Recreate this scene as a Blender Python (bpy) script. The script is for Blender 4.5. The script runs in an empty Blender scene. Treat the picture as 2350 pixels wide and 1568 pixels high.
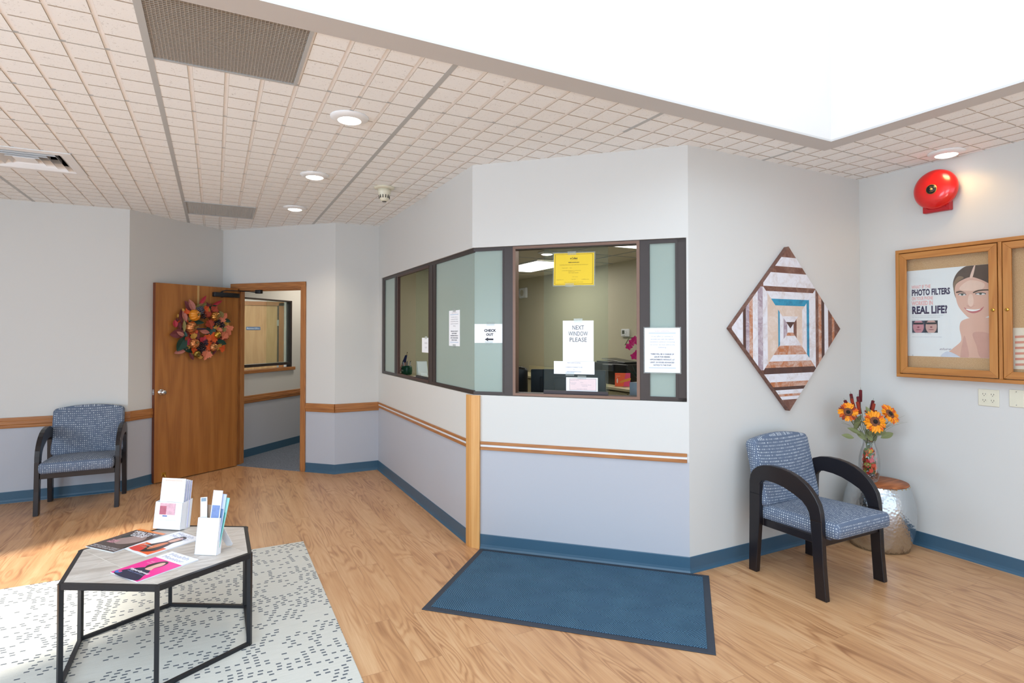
import bpy, bmesh, math, random
from mathutils import Matrix, Vector, noise
R = math.radians
SQ = math.sqrt(.5)
rnd = random.Random(7)
col = bpy.context.scene.collection
sc = bpy.context.scene

# ------------------------------------------------------------------ camera
cd = bpy.data.cameras.new('camera')
cam = bpy.data.objects.new('camera', cd)
col.objects.link(cam)
cam.location = (0, 0, 1.522)
cam.rotation_euler = (R(90 + .863), 0, R(-27.51))
cd.sensor_width = 36
cd.lens = 36 * 1309.8 / 2350
cd.shift_y = -(784 - 746.8) / 2350
cd.clip_start = .02
sc.camera = cam

# ------------------------------------------------------------------ world, sun, exposure
sc.view_settings.view_transform = 'Standard'
sc.view_settings.look = 'None'
sc.view_settings.gamma = 1
sc.view_settings.exposure = 0.03
w = bpy.data.worlds.new('sky')
sc.world = w
w.use_nodes = True
w.node_tree.nodes['Background'].inputs[0].default_value = (.55, .74, 1, 1)
w.node_tree.nodes['Background'].inputs[1].default_value = 1.5

def lamp(name, kind, loc, energy, color, rot=(0, 0, 0), **kw):
    l = bpy.data.lights.new(name, kind)
    l.energy = energy
    l.color = color
    for k, v in kw.items():
        setattr(l, k, v)
    o = bpy.data.objects.new(name, l)
    o.location = loc
    o.rotation_euler = rot
    col.objects.link(o)
    return o

def aim(v):
    return Vector(v).to_track_quat('-Z', 'Y').to_euler()

DAY = (.68, .84, 1)
lamp('sunlight', 'SUN', (-6, 2, 4), 13.0, (1, .95, .86), aim((.906, .423, -.466)), angle=R(3.0))
# daylight at windows out of frame; the rear and second side ones are added fill
lamp('rear_fill_daylight', 'AREA', (.6, -2.92, 1.35), 60, DAY, aim((0, 1, 0)), shape='RECTANGLE', size=6.4, size_y=2.1)
lamp('side_window_daylight', 'AREA', (-4.42, 2.6, 1.5), 95, (.64, .82, 1), aim((1, 0, 0)), shape='RECTANGLE', size=2.0, size_y=1.4)
lamp('side_fill_daylight_b', 'AREA', (-4.42, -1.1, 1.5), 115, (.64, .82, 1), aim((1, 0, 0)), shape='RECTANGLE', size=2.9, size_y=1.4)

# ------------------------------------------------------------------ materials
def lin(h):
    h = h.lstrip('#')
    o = []
    for i in (0, 2, 4):
        c = int(h[i:i + 2], 16) / 255
        o.append(c / 12.92 if c <= .04045 else ((c + .055) / 1.055) ** 2.4)
    return (*o, 1)

class NT:
    def __init__(s, name):
        s.m = bpy.data.materials.new(name)
        s.m.use_nodes = True
        s.t = s.m.node_tree
        s.t.nodes.clear()
        s.out = s.t.nodes.new('ShaderNodeOutputMaterial')
    def n(s, typ, ins=None, **kw):
        nd = s.t.nodes.new('ShaderNode' + typ)
        for k, v in kw.items():
            setattr(nd, k, v)
        for k, v in (ins or {}).items():
            s.put(nd.inputs[k], v)
        return nd
    def put(s, sock, v):
        if isinstance(v, bpy.types.NodeSocket):
            s.t.links.new(v, sock)
        elif isinstance(v, bpy.types.Node):
            s.t.links.new(v.outputs[0], sock)
        elif isinstance(v, str):
            sock.default_value = lin(v)
        else:
            sock.default_value = v
    def math(s, op, a, b=0.0, c=0.0, clamp=False):
        nd = s.t.nodes.new('ShaderNodeMath')
        nd.operation = op
        nd.use_clamp = clamp
        s.put(nd.inputs[0], a)
        s.put(nd.inputs[1], b)
        s.put(nd.inputs[2], c)
        return nd.outputs[0]
    def mix(s, f, a, b):
        nd = s.t.nodes.new('ShaderNodeMix')
        nd.data_type = 'RGBA'
        s.put(nd.inputs[0], f)
        s.put(nd.inputs[6], a)
        s.put(nd.inputs[7], b)
        return nd.outputs[2]
    def ramp(s, f, stops):
        nd = s.t.nodes.new('ShaderNodeValToRGB')
        cr = nd.color_ramp
        while len(cr.elements) < len(stops):
            cr.elements.new(.5)
        for e, (p, c) in zip(cr.elements, stops):
            e.position = p
            e.color = lin(c) if isinstance(c, str) else (c, c, c, 1)
        s.put(nd.inputs[0], f)
        return nd.outputs[0]
    def obj(s, scale=(1, 1, 1), rot=(0, 0, 0), loc=(0, 0, 0), world=False):
        if world:
            src = s.t.nodes.new('ShaderNodeNewGeometry').outputs['Position']
        else:
            src = s.t.nodes.new('ShaderNodeTexCoord').outputs['Object']
        mp = s.n('Mapping', {'Vector': src, 'Scale': scale, 'Rotation': rot, 'Location': loc})
        return mp.outputs[0]
    def noise(s, vec, scale, detail=3, rough=.5, dist=0, out=0):
        return s.n('TexNoise', {'Vector': vec, 'Scale': scale, 'Detail': detail, 'Roughness': rough, 'Distortion': dist}).outputs[out]
    def bump(s, h, strength=.3, dist=.01):
        return s.n('Bump', {'Height': h, 'Strength': strength, 'Distance': dist}).outputs[0]
    def pbr(s, color, rough=.5, metal=0, normal=None, **kw):
        b = s.n('BsdfPrincipled', {'Base Color': color, 'Roughness': rough, 'Metallic': metal})
        if normal is not None:
            s.put(b.inputs['Normal'], normal)
        for k, v in kw.items():
            s.put(b.inputs[k.replace('_', ' ')], v)
        s.t.links.new(b.outputs[0], s.out.inputs[0])
        return s.m

_mc = {}
def C(hexcol, rough=.55, metal=0, var=.06, name=None, bump=0, scale=30, **kw):
    """a plain coloured material with faint procedural variation"""
    key = (hexcol, rough, metal, var, bump, scale, str(kw))
    if key in _mc:
        return _mc[key]
    t = NT(name or 'mat_' + hexcol.strip('#'))
    v = t.obj()
    nz = t.noise(v, scale, 3)
    c = lin(hexcol)
    lo = tuple(x * (1 - var) for x in c[:3]) + (1,)
    hi = tuple(min(1, x * (1 + var)) for x in c[:3]) + (1,)
    m = t.pbr(t.mix(nz, lo, hi), rough, metal, t.bump(nz, bump, .003) if bump else None, **kw)
    _mc[key] = m
    return m

def wood(name, stops, axis='z', freq=26, sx=3.0, sl=.45, rough=.42, fine=.25, spec=.5):
    t = NT(name)
    k = 'xyz'.index(axis)
    s1 = [sx] * 3
    s1[k] = sl
    s2 = [130] * 3
    s2[k] = 4
    oi = t.t.nodes.new('ShaderNodeObjectInfo')
    a = t.obj(tuple(s1))
    a2 = t.n('VectorMath', {0: a, 1: t.n('VectorMath', {0: oi.outputs['Random'], 1: (7, 7, 7)}, operation='MULTIPLY')}, operation='ADD').outputs[0]
    n1 = t.noise(a2, 1, 2, .4)
    rings = t.math('SINE', t.math('MULTIPLY', n1, freq * 6.28))
    f = t.noise(t.obj(tuple(s2)), 1, 2)
    g = t.math('ADD', t.math('MULTIPLY', rings, .22), t.math('MULTIPLY', f, 1.0))
    big = t.noise(t.obj(tuple(x * .6 for x in s1)), 1, 2)
    g = t.math('ADD', g, t.math('MULTIPLY', t.math('SUBTRACT', big, .5), .5))
    c = t.ramp(g, stops)
    m = t.pbr(c, rough, 0, t.bump(f, .12, .002))
    m.node_tree.nodes['Principled BSDF'].inputs['Specular IOR Level'].default_value = spec
    return m

OAKD = [(.25, '#6f3d1a'), (.5, '#96591f'), (.75, '#ab6c31')]
OAKT = [(.0, '#8f5a31'), (.5, '#a56b39'), (1., '#b17944')]
oak_door = wood('oak_veneer', [(-.0, '#8e5728'), (.5, '#a1662f'), (1.0, '#ae7339')], 'y', 6, 5.0, .36, .38)
oak_edge = C('#6a3216', .5, name='oak_door_edge')
oak_x = wood('oak_trim_x', OAKT, 'x', 18, 9, .6, .4)
oak_y = wood('oak_trim_y', OAKT, 'y', 18, 9, .6, .4)
oak_z = wood('oak_trim_z', OAKT, 'z', 18, 9, .6, .4)
oak_post = wood('oak_post', [(.0, '#c48b4c'), (.5, '#d29c5c'), (1.0, '#dcaa6c')], 'z', 8, 7, .3, .45)
oak_light_z = wood('oak_case_z', [(.0, '#a0642b'), (.5, '#b47636'), (1.0, '#be8444')], 'y', 8, 9, .6, .4)
oak_light_x = wood('oak_case_x', [(.0, '#a0642b'), (.5, '#b47636'), (1.0, '#be8444')], 'x', 8, 9, .6, .4)
oak_far = wood('oak_far_door', [(.0, '#b08859'), (.5, '#bf9868'), (1., '#cba576')], 'y', 8, 5, .6, .5)

def paint_mat(name, c1):
    t = NT(name)
    v = t.obj(world=True)
    n1 = t.noise(v, 220, 2)
    n2 = t.noise(v, .8, 2)
    c = lin(c1)
    a = tuple(x * .98 for x in c[:3]) + (1,)
    b = tuple(x * 1.02 for x in c[:3]) + (1,)
    return t.pbr(t.mix(n2, a, b), .55, 0, t.bump(n1, .08, .001))
wall_up = paint_mat('wall_paint_warm_white', '#cfceca')
wall_lo = paint_mat('wall_paint_grey', '#b2b4bb')
wall_well = paint_mat('skylight_well_paint', '#dad7d3')
wall_band = paint_mat('skylight_trim_paint', '#c4c2c0')
wall_office = paint_mat('office_wall_paint', '#c8c1a9')
rail_white = paint_mat('rail_white', '#e6e8ea')

def floor_mat():
    t = NT('oak_laminate_floor')
    p = t.n('Mapping', {'Vector': t.t.nodes.new('ShaderNodeNewGeometry').outputs['Position'], 'Rotation': (0, 0, R(90)), 'Location': (.13, .05, 0)}).outputs[0]
    br = t.n('TexBrick', {'Vector': p, 'Color1': (0, 0, 0, 1), 'Color2': (1, 1, 1, 1), 'Mortar': (.5, .5, .5, 1), 'Scale': 1,
                          'Mortar Size': .0012, 'Mortar Smooth': .1, 'Bias': 0, 'Brick Width': 1.22, 'Row Height': .127}, offset=.37)
    rid = br.outputs[0]
    off = t.n('CombineXYZ', {'X': t.math('MULTIPLY', rid, 17.0), 'Y': t.math('MULTIPLY', rid, 9.0), 'Z': t.math('MULTIPLY', rid, 31.0)})
    def stretched(s, o=1.0):
        m = t.n('VectorMath', {0: p, 1: s}, operation='MULTIPLY')
        return t.n('VectorMath', {0: m.outputs[0], 1: off.outputs[0]}, operation='ADD').outputs[0]
    n1 = t.noise(stretched((1.1, 7.5, 1)), 1, 1.5, .45, .35)
    rings = t.math('SINE', t.math('MULTIPLY', n1, 85.0))
    rings = t.math('POWER', t.math('MULTIPLY_ADD', rings, .5, .5), 2.0)
    amp = t.math('MULTIPLY', t.noise(stretched((1.6, 5, 1)), 1.3, 2), 1.0)
    amp = t.math('MULTIPLY_ADD', amp, 2.6, -.95, clamp=True)
    fine = t.noise(stretched((5, 150, 1)), 1, 2)
    mid = t.noise(stretched((1.0, 14, 1)), 1.2, 2)
    g = t.math('MULTIPLY_ADD', t.math('MULTIPLY', rings, amp), -.42, .64)
    g = t.math('ADD', g, t.math('MULTIPLY', t.math('SUBTRACT', fine, .5), .35))
    g = t.math('ADD', g, t.math('MULTIPLY', t.math('SUBTRACT', mid, .5), .55))
    g = t.math('ADD', g, t.math('MULTIPLY', t.math('SUBTRACT', rid, .5), .16))
    c = t.ramp(g, [(.12, '#86593a'), (.4, '#a87a53'), (.62, '#bf9166'), (.9, '#d0a980')])
    c = t.mix(t.math('MULTIPLY', br.outputs['Fac'], .45), c, '#6b4426')
    return t.pbr(c, .36, 0, t.bump(t.math('ADD', t.math('MULTIPLY', rings, amp), fine), .06, .001))
floor_oak = floor_mat()

def tile_mat():
    t = NT('ceiling_tile_fissured')
    v = t.obj(world=True)
    n1 = t.noise(v, 62, 4, .7, 1.4)
    pits = t.math('MULTIPLY_ADD', n1, -9.0, 3.55, clamp=True)
    vo = t.n('TexVoronoi', {'Vector': v, 'Scale': 85.0}).outputs[0]
    d = t.math('MULTIPLY_ADD', vo, -9, 1.35, clamp=True)
    pits = t.math('MAXIMUM', t.math('MULTIPLY', pits, .8), t.math('MULTIPLY', d, t.math('GREATER_THAN', t.noise(v, 40, 1), .5)))
    c = t.mix(t.math('MULTIPLY', pits, .9), '#f0f2f2', '#8d8983')
    return t.pbr(c, .9, 0, t.bump(t.math('SUBTRACT', 1, pits), .35, .002))
tile_m = tile_mat()
tile_groove = C('#f2f2f2', .9, name='ceiling_tile_groove', var=.02)
tile_edge_shade = C('#a59a8b', .95, name='ceiling_tile_edge_shade', var=.3, scale=90)  # darkened edge fibre; the shade of the grooves is put into its colour
tee_m = C('#b4b7b7', .5, name='ceiling_grid_metal', var=.02)

def fabric_mat():
    t = NT('blue_dash_upholstery')
    co = t.t.nodes.new('ShaderNodeTexCoord').outputs['Object']
    s = t.n('SeparateXYZ', {0: co})
    nm = t.n('SeparateXYZ', {0: t.t.nodes.new('ShaderNodeNewGeometry').outputs['Normal']})
    side = t.math('GREATER_THAN', t.math('ABSOLUTE', nm.outputs[0]), .7)
    u = t.math('ADD', t.math('MULTIPLY', s.outputs[0], t.math('SUBTRACT', 1, side)), t.math('MULTIPLY', s.outputs[1], side))
    v1 = t.math('SUBTRACT', s.outputs[1], s.outputs[2])
    v = t.math('ADD', t.math('MULTIPLY', v1, t.math('SUBTRACT', 1, side)), t.math('MULTIPLY', s.outputs[2], side))
    us = t.math('DIVIDE', u, .0145)
    vs = t.math('DIVIDE', v, .0142)
    fu = t.math('ABSOLUTE', t.math('SUBTRACT', t.math('FRACT', us), .5))
    fv = t.math('ABSOLUTE', t.math('SUBTRACT', t.math('FRACT', vs), .5))
    m = t.math('MULTIPLY', t.math('LESS_THAN', fu, .23), t.math('LESS_THAN', fv, .23))
    cell = t.n('CombineXYZ', {'X': t.math('FLOOR', us), 'Y': t.math('FLOOR', vs)})
    wn = t.n('TexWhiteNoise', {'Vector': cell}).outputs[0]
    lvl = t.math('MULTIPLY_ADD', wn, .85, .15, clamp=True)
    weave = t.noise(t.obj(), 900, 1)
    base = t.mix(weave, '#4a566a', '#69778e')
    c = t.mix(t.math('MULTIPLY', m, lvl), base, '#ccd3d6')
    return t.pbr(c, .85, 0, t.bump(weave, .3, .001))
fabric = fabric_mat()
fabric_dark = C('#4a4a54', .9, name='seat_underside_fabric', bump=.3, scale=400)
espresso = C('#171317', .3, name='espresso_lacquer', var=.15, scale=60)
black_metal = C('#16181d', .42, name='black_powder_coat')
black_plastic = C('#101217', .4, name='black_plastic')
brass = C('#c9a24a', .25, 1, name='brass')
chrome = C('#cfd2d6', .12, 1, name='satin_chrome')
bronze = C('#3b322f', .42, .25, name='dark_bronze_frame')
bronze_lt = C('#75594a', .4, .3, name='light_bronze_frame')
cove = C('#38596f', .38, name='blue_vinyl_cove_base', var=.04, scale=4)
white_paint = C('#e9ebec', .45, name='white_enamel', var=.02)
paper = C('#eef1f6', .6, name='white_paper', var=.015)
ink = C('#2b2d38', .7, name='black_ink')
ink_grey = C('#8d93a0', .7, name='grey_ink')
ink_blue = C('#8fb0d8', .7, name='blue_rule')
cream_plastic = C('#d9d4bf', .4, name='cream_plastic', var=.02)
laminate = C('#cfc5a2', .4, name='beige_laminate', var=.03)

def emit(name, c, s):
    t = NT(name)
    e = t.n('Emission', {'Color': c, 'Strength': s})
    t.t.links.new(e.outputs[0], t.out.inputs[0])
    return t.m
lens_m = emit('lamp_lens', (1, .93, .82, 1), 7)
troffer_m = emit('troffer_lens', (1, .98, .92, 1), 3.4)
glaze_m = emit('skylight_glazing', (.77, .885, 1, 1), 3.1)

def thin_glass(name, tint=(.93, .96, .94, 1), refl=1.0, haze=0.0):
    t = NT(name)
    tr = t.n('BsdfTransparent', {'Color': tint})
    gl = t.n('BsdfGlossy', {'Color': (1, 1, 1, 1), 'Roughness': .03})
    fr = t.n('Fresnel', {'IOR': 1.45})
    mx = t.n('MixShader', {0: t.math('MULTIPLY', fr.outputs[0], refl), 1: tr.outputs[0], 2: gl.outputs[0]})
    last = mx
    if haze:
        df = t.n('BsdfDiffuse', {'Color': (.85, .9, .86, 1)})
        last = t.n('MixShader', {0: haze, 1: mx.outputs[0], 2: df.outputs[0]})
    t.t.links.new(last.outputs[0], t.out.inputs[0])
    return t.m
glass = thin_glass('clear_glass', (.975, .985, .975, 1), .35)
pane_glass = thin_glass('sliding_pane_glass', (.90, .94, .90, 1), 0.0, .02)
vase_glass = thin_glass('vase_glass', (.985, .99, .99, 1), .7)
tape_m = thin_glass('clear_tape', (.95, .96, .96, 1), .5, .12)

def frosted():
    t = NT('frosted_glass')
    nz = t.noise(t.obj(world=True), 1.2, 2)
    c = t.mix(nz, '#bccfc6', '#c8d8d0')
    d = t.n('BsdfDiffuse', {'Color': c})
    tl = t.n('BsdfTranslucent', {'Color': c})
    m1 = t.n('MixShader', {0: .5, 1: d.outputs[0], 2: tl.outputs[0]})
    g = t.n('BsdfGlossy', {'Color': (1, 1, 1, 1), 'Roughness': .22})
    fr = t.n('Fresnel', {'IOR': 1.5})
    m2 = t.n('MixShader', {0: t.math('MULTIPLY', fr.outputs[0], .9), 1: m1.outputs[0], 2: g.outputs[0]})
    t.t.links.new(m2.outputs[0], t.out.inputs[0])
    return t.m
frost = frosted()

# ------------------------------------------------------------------ mesh builder
class MB:
    def __init__(s, M=None):
        s.v, s.f, s.mi, s.sm, s.mats = [], [], [], [], []
        s.M = M or Matrix.Identity(4)
    def add(s, vs, fs, mat, smooth=False, M=None):
        if mat not in s.mats:
            s.mats.append(mat)
        k = s.mats.index(mat)
        b = len(s.v)
        T = s.M @ M if M is not None else s.M
        s.v += [tuple(T @ Vector(v)) for v in vs]
        for f in fs:
            s.f.append([b + i for i in f])
            s.mi.append(k)
            s.sm.append(smooth)
        return s
    def bm(s, bm, mat, smooth=False, M=None):
        bm.verts.index_update()
        s.add([v.co[:] for v in bm.verts], [[v.index for v in f.verts] for f in bm.faces], mat, smooth, M)
        bm.free()
        return s
    def box(s, x0, x1, y0, y1, z0, z1, mat, bev=0, seg=1, M=None):
        if not bev:
            vs = [(x, y, z) for z in (z0, z1) for y in (y0, y1) for x in (x0, x1)]
            return s.add(vs, [(0, 2, 3, 1), (4, 5, 7, 6), (0, 1, 5, 4), (2, 6, 7, 3), (0, 4, 6, 2), (1, 3, 7, 5)], mat, False, M)
        b = bmesh.new()
        bmesh.ops.create_cube(b, size=1)
        for v in b.verts:
            v.co = Vector(((x0 + x1) / 2 + v.co.x * (x1 - x0), (y0 + y1) / 2 + v.co.y * (y1 - y0), (z0 + z1) / 2 + v.co.z * (z1 - z0)))
        bmesh.ops.bevel(b, geom=b.edges[:], offset=bev, segments=seg, affect='EDGES', profile=.5)
        return s.bm(b, mat, seg > 1, M)
    def prism(s, poly, z0, z1, mat, bev=0, M=None, smooth=False):
        n = len(poly)
        if bev:
            b = bmesh.new()
            lo = [b.verts.new((x, y, z0)) for x, y in poly]
            hi = [b.verts.new((x, y, z1)) for x, y in poly]
            b.faces.new(lo[::-1])
            b.faces.new(hi)
            for i in range(n):
                b.faces.new((lo[i], lo[(i + 1) % n], hi[(i + 1) % n], hi[i]))
            bmesh.ops.recalc_face_normals(b, faces=b.faces[:])
            ed = [e for e in b.edges if abs(e.verts[0].co.z - e.verts[1].co.z) < 1e-7]
            bmesh.ops.bevel(b, geom=ed, offset=bev, segments=2, affect='EDGES', profile=.5)
            return s.bm(b, mat, smooth, M)
        vs = [(x, y, z0) for x, y in poly] + [(x, y, z1) for x, y in poly]
        fs = [list(range(n))[::-1], list(range(n, 2 * n))] + [(i, (i + 1) % n, n + (i + 1) % n, n + i) for i in range(n)]
        return s.add(vs, fs, mat, smooth, M)
    def poly(s, pts, z, mat, M=None):
        return s.add([(x, y, z) for x, y in pts], [list(range(len(pts)))], mat, False, M)
    def lathe(s, prof, mat, n=32, M=None, smooth=True, ribs=0, depth=0):
        vs, fs = [], []
        for r, z in prof:
            for i in range(n):
                a = 2 * math.pi * i / n
                k = 1 - depth * (abs(math.cos(a * ribs / 2)) ** 6) if ribs else 1
                vs.append((r * k * math.cos(a), r * k * math.sin(a), z))
        m = len(prof)
        for j in range(m - 1):
            for i in range(n):
                i2 = (i + 1) % n
                fs.append((j * n + i, j * n + i2, (j + 1) * n + i2, (j + 1) * n + i))
        if prof[0][0] > 1e-5:
            fs.append(list(range(n))[::-1])
        if prof[-1][0] > 1e-5:
            fs.append([(m - 1) * n + i for i in range(n)])
        return s.add(vs, fs, mat, smooth, M)
    def tube(s, pts, r, mat, n=8, smooth=True, M=None):
        pts = [Vector(p) for p in pts]
        rs = r if isinstance(r, (list, tuple)) else [r] * len(pts)
        vs, fs = [], []
        up = None
        for i, p in enumerate(pts):
            d = (pts[min(i + 1, len(pts) - 1)] - pts[max(i - 1, 0)]).normalized()
            if up is None:
                up = Vector((0, 0, 1)) if abs(d.z) < .9 else Vector((1, 0, 0))
            a = d.cross(up)
            if a.length < 1e-4:
                a = d.cross(Vector((1, 0, 0)))
            a.normalize()
            b = a.cross(d).normalized()
            up = b
            for k in range(n):
                t = 2 * math.pi * (k + .5) / n
                vs.append(tuple(p + (a * math.cos(t) + b * math.sin(t)) * rs[i]))
        for i in range(len(pts) - 1):
            for k in range(n):
                k2 = (k + 1) % n
                fs.append((i * n + k, i * n + k2, (i + 1) * n + k2, (i + 1) * n + k))
        fs.append(list(range(n))[::-1])
        fs.append([(len(pts) - 1) * n + k for k in range(n)])
        return s.add(vs, fs, mat, smooth, M)
    def ball(s, c, r, mat, sc3=(1, 1, 1), sub=2):
        b = bmesh.new()
        bmesh.ops.create_icosphere(b, subdivisions=sub, radius=r)
        return s.bm(b, mat, True, Matrix.Translation(c) @ Matrix.Diagonal((*sc3, 1)))
    def text(s, txt, x, y, z, size, mat, sx=1, bold=0, align='CENTER', shear=0, depth=.0004, M=None, fit=None):
        cu = bpy.data.curves.new('t', 'FONT')
        cu.body = txt
        cu.size = size
        cu.align_x = align
        cu.offset = bold
        cu.shear = shear
        cu.resolution_u = 2
        o = bpy.data.objects.new('t', cu)
        me = o.to_mesh()
        xs = [v.co.x for v in me.vertices] or [0, 1]
        k = sx
        if fit:
            k = fit / max(1e-6, max(xs) - min(xs))
        s.add([(x + v.co.x * k, y + v.co.y, z) for v in me.vertices], [list(p.vertices) for p in me.polygons], mat, False, M)
        o.to_mesh_clear()
        bpy.data.objects.remove(o)
        bpy.data.curves.remove(cu)
        return s
    def build(s, name, parent=None, M=None, **props):
        me = bpy.data.meshes.new(name)
        me.from_pydata(s.v, [], s.f)
        for m in s.mats:
            me.materials.append(m)
        me.polygons.foreach_set('material_index', s.mi)
        me.polygons.foreach_set('use_smooth', s.sm)
        me.update()
        o = bpy.data.objects.new(name, me)
        col.objects.link(o)
        if parent is not None:
            o.parent = parent
        if M is not None:
            o.matrix_world = M
        for k, v in props.items():
            o[k] = v
        return o

def T(x, y, z):
    return Matrix.Translation((x, y, z))
def frame(x, y, z, u):
    """x to the viewer's right along the wall, y up, z out of the wall"""
    return Matrix(((u[0], 0, u[1], x), (u[1], 0, -u[0], y), (0, 1, 0, z), (0, 0, 0, 1)))
def empty(name, label, cat, M, group=None, kind=None):
    o = bpy.data.objects.new(name, None)
    o.empty_display_size = .1
    col.objects.link(o)
    o.matrix_world = M
    if label:
        o['label'] = label
    if cat:
        o['category'] = cat
    if group:
        o['group'] = group
    if kind:
        o['kind'] = kind
    return o
def tagm(label, cat, group=None, kind=None):
    d = dict(label=label, category=cat)
    if group:
        d['group'] = group
    if kind:
        d['kind'] = kind
    return d
def smooth_poly(pts, k=6):
    out = []
    n = len(pts)
    for i in range(n):
        p0, p1, p2, p3 = (Vector((*pts[(i + j) % n], 0)) for j in (-1, 0, 1, 2))
        for a in range(k):
            t = a / k
            v = .5 * ((2 * p1) + (p2 - p0) * t + (2 * p0 - 5 * p1 + 4 * p2 - p3) * t * t + (3 * p1 - p0 - 3 * p2 + p3) * t ** 3)
            out.append((v.x, v.y))
    return out
def ell(cx, cy, rx, ry, n=24, a0=0, a1=360, rot=0):
    o = []
    for i in range(n + (a1 - a0 < 360)):
        a = R(a0 + (a1 - a0) * i / n)
        x, y = rx * math.cos(a), ry * math.sin(a)
        c, s_ = math.cos(R(rot)), math.sin(R(rot))
        o.append((cx + x * c - y * s_, cy + x * s_ + y * c))
    return o

# ------------------------------------------------------------------ room plan
H = 2.74
A = (-.745, 6.666); B = (.08, 7.491); Cc = (1.164, 6.407); D = (1.641, 6.407)
E_ = (1.641, 3.769); F = (2.691, 2.719); G = (4.508, 2.719)
XL, YB = -4.5, -3.0
U45 = (SQ, SQ); UD = (SQ, -SQ)

def wall(name, M, L, parts, thick=.12):
    """parts: (u0,u1,z0,z1,material); built behind the wall face"""
    mb = MB()
    for u0, u1, z0, z1, m in parts:
        mb.box(u0, u1, z0, z1, -thick, 0, m)
    return mb.build(name, None, M, kind='structure')
def two_tone(u0, u1, split=.70, z1=H + .03):
    return [(u0, u1, 0, split, wall_lo), (u0, u1, split, z1, wall_up)]

MF = lambda p, u: frame(p[0], p[1], 0, u)
wall('wall_left', MF((XL, A[1]), (1, 0)), 0, two_tone(0, A[0] - XL))
wall('wall_left_angled', MF(A, U45), 0, two_tone(0, 1.167))
# door opening in the wall running from B to C, u .185 - 1.10
DU0, DU1, DH = .185, 1.102, 2.045
wall('wall_door', MF(B, UD), 0, two_tone(0, DU0) + two_tone(DU1, 1.533) + [(DU0, DU1, DH, H + .03, wall_up)])
wall('wall_door_return', MF(Cc, (1, 0)), 0, two_tone(0, .477))
wall('wall_checkout', MF(D, (0, -1)), 0, two_tone(0, .106) + [(.106, 2.638, 0, .70, wall_lo), (.106, 2.638, .70, 1.085, wall_up), (.106, 2.638, 2.142, H + .03, wall_up)], .11)
wall('wall_reception', MF(E_, UD), 0, [(0, 1.485, 0, .70, wall_lo), (0, 1.485, .70, 1.085, wall_up), (0, 1.485, 2.142, H + .03, wall_up), (1.473, 1.485, 1.085, 2.142, wall_up)], .11)
wall('wall_side', MF(F, (1, 0)), 0, [(0, 1.817 + .12, 0, H + .03, wall_up)])
wall('wall_right', MF(G, (0, -1)), 0, [(0, 5.72, 0, H + .03, wall_up)])
# walls behind and left of the camera; rear and second-left windows added for light
wall('wall_rear', MF((G[0], YB), (-1, 0)), 0, [(0, .7, 0, H + .03, wall_up), (.7, 7.1, 0, .4, wall_up), (.7, 7.1, 2.5, H + .03, wall_up), (7.1, 9.1, 0, H + .03, wall_up)])
wall('wall_far_left', MF((XL, YB), (0, 1)), 0, [(0, .4, 0, H + .03, wall_up), (.4, 3.4, 0, .75, wall_up), (.4, 3.4, 2.2, H + .03, wall_up), (3.4, 4.55, 0, H + .03, wall_up), (4.55, 6.64, 0, .75, wall_up), (4.55, 6.64, 2.2, H + .03, wall_up), (6.64, 9.67, 0, H + .03, wall_up)])
for nm, M, x0, x1, y0, y1 in (('window_4_added', MF((G[0], YB), (-1, 0)), .7, 7.1, .4, 2.5), ('window_5', MF((XL, YB), (0, 1)), 4.55, 6.64, .75, 2.2), ('window_6_added', MF((XL, YB), (0, 1)), .4, 3.4, .75, 2.2)):
    e = empty(nm, None, None, M, kind='structure')
    f = MB()
    f.box(x0, x1, y0, y0 + .05, -.09, -.03, bronze).box(x0, x1, y1 - .05, y1, -.09, -.03, bronze)
    k = 4 if x1 - x0 > 3 else 1
    for i in range(k + 1):
        xx = x0 + (x1 - x0 - .05) * i / k
        f.box(xx, xx + .05, y0, y1, -.09, -.03, bronze)
    f.build('window_frame', e)

# floor
mb = MB()
mb.box(XL, 4.7, YB, 7.6, -.05, 0, floor_oak)
mb.build('floor', kind='structure')

# hall behind the door: floor, walls, ceiling
t = NT('grey_blue_carpet')
v = t.obj(world=True)
n1 = t.noise(v, 130, 3, .7)
carpet = t.pbr(t.ramp(n1, [(.3, '#48505e'), (.5, '#666e7c'), (.7, '#888f9b')]), .95, 0, t.bump(n1, .6, .004))
hall = MB()
hall.prism([(B[0] + .10, B[1] + .13), (B[0] + .02, B[1] - .02), (Cc[0] - .25, Cc[1] + .25 - .02), (4.8, 9.8), (4.8, 12.6)], .0, .004, carpet)
hall.build('floor_hall', kind='structure')
# far wall of the hall continues the angled wall; window opening u 1.2..2.372 of that line
ML = MF(A, U45)
hw = MB()
for (a, b, c, d, m) in [(1.29, 6.0, 0, .70, wall_lo), (1.29, 6.0, .70, 1.06, wall_up), (1.29, 6.0, 1.975, 2.5, wall_up), (2.385, 6.0, 1.06, 1.975, wall_up)]:
    hw.box(a, b, c, d, -.1, 0, m)
hw.build('wall_hall', None, ML, kind='structure')
# hall's other side = office side wall, line y = x + 5.25
MO = frame(1.22, 6.47, 0, U45)
ow = MB()
ow.box(0.05, 3.5, 0, 2.5, -.0, .12, wall_office)
ow.build('wall_hall_office', None, MO @ T(0, 0, -.06), kind='structure')
mb = MB()
mb.prism([(B[0] + .1, B[1] + .1), (Cc[0] + .05, Cc[1] + .15), (4.8, 9.9), (4.8, 12.4)], 2.44, 2.47, white_paint)
mb.build('ceiling_hall', kind='structure')
mb = MB()
mb.box(0, 1.6, 0, 2.5, -.05, .0, wall_up)
mb.build('wall_hall_end', None, frame(3.25, 9.95, 0, (SQ, -SQ)), kind='structure')
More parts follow.
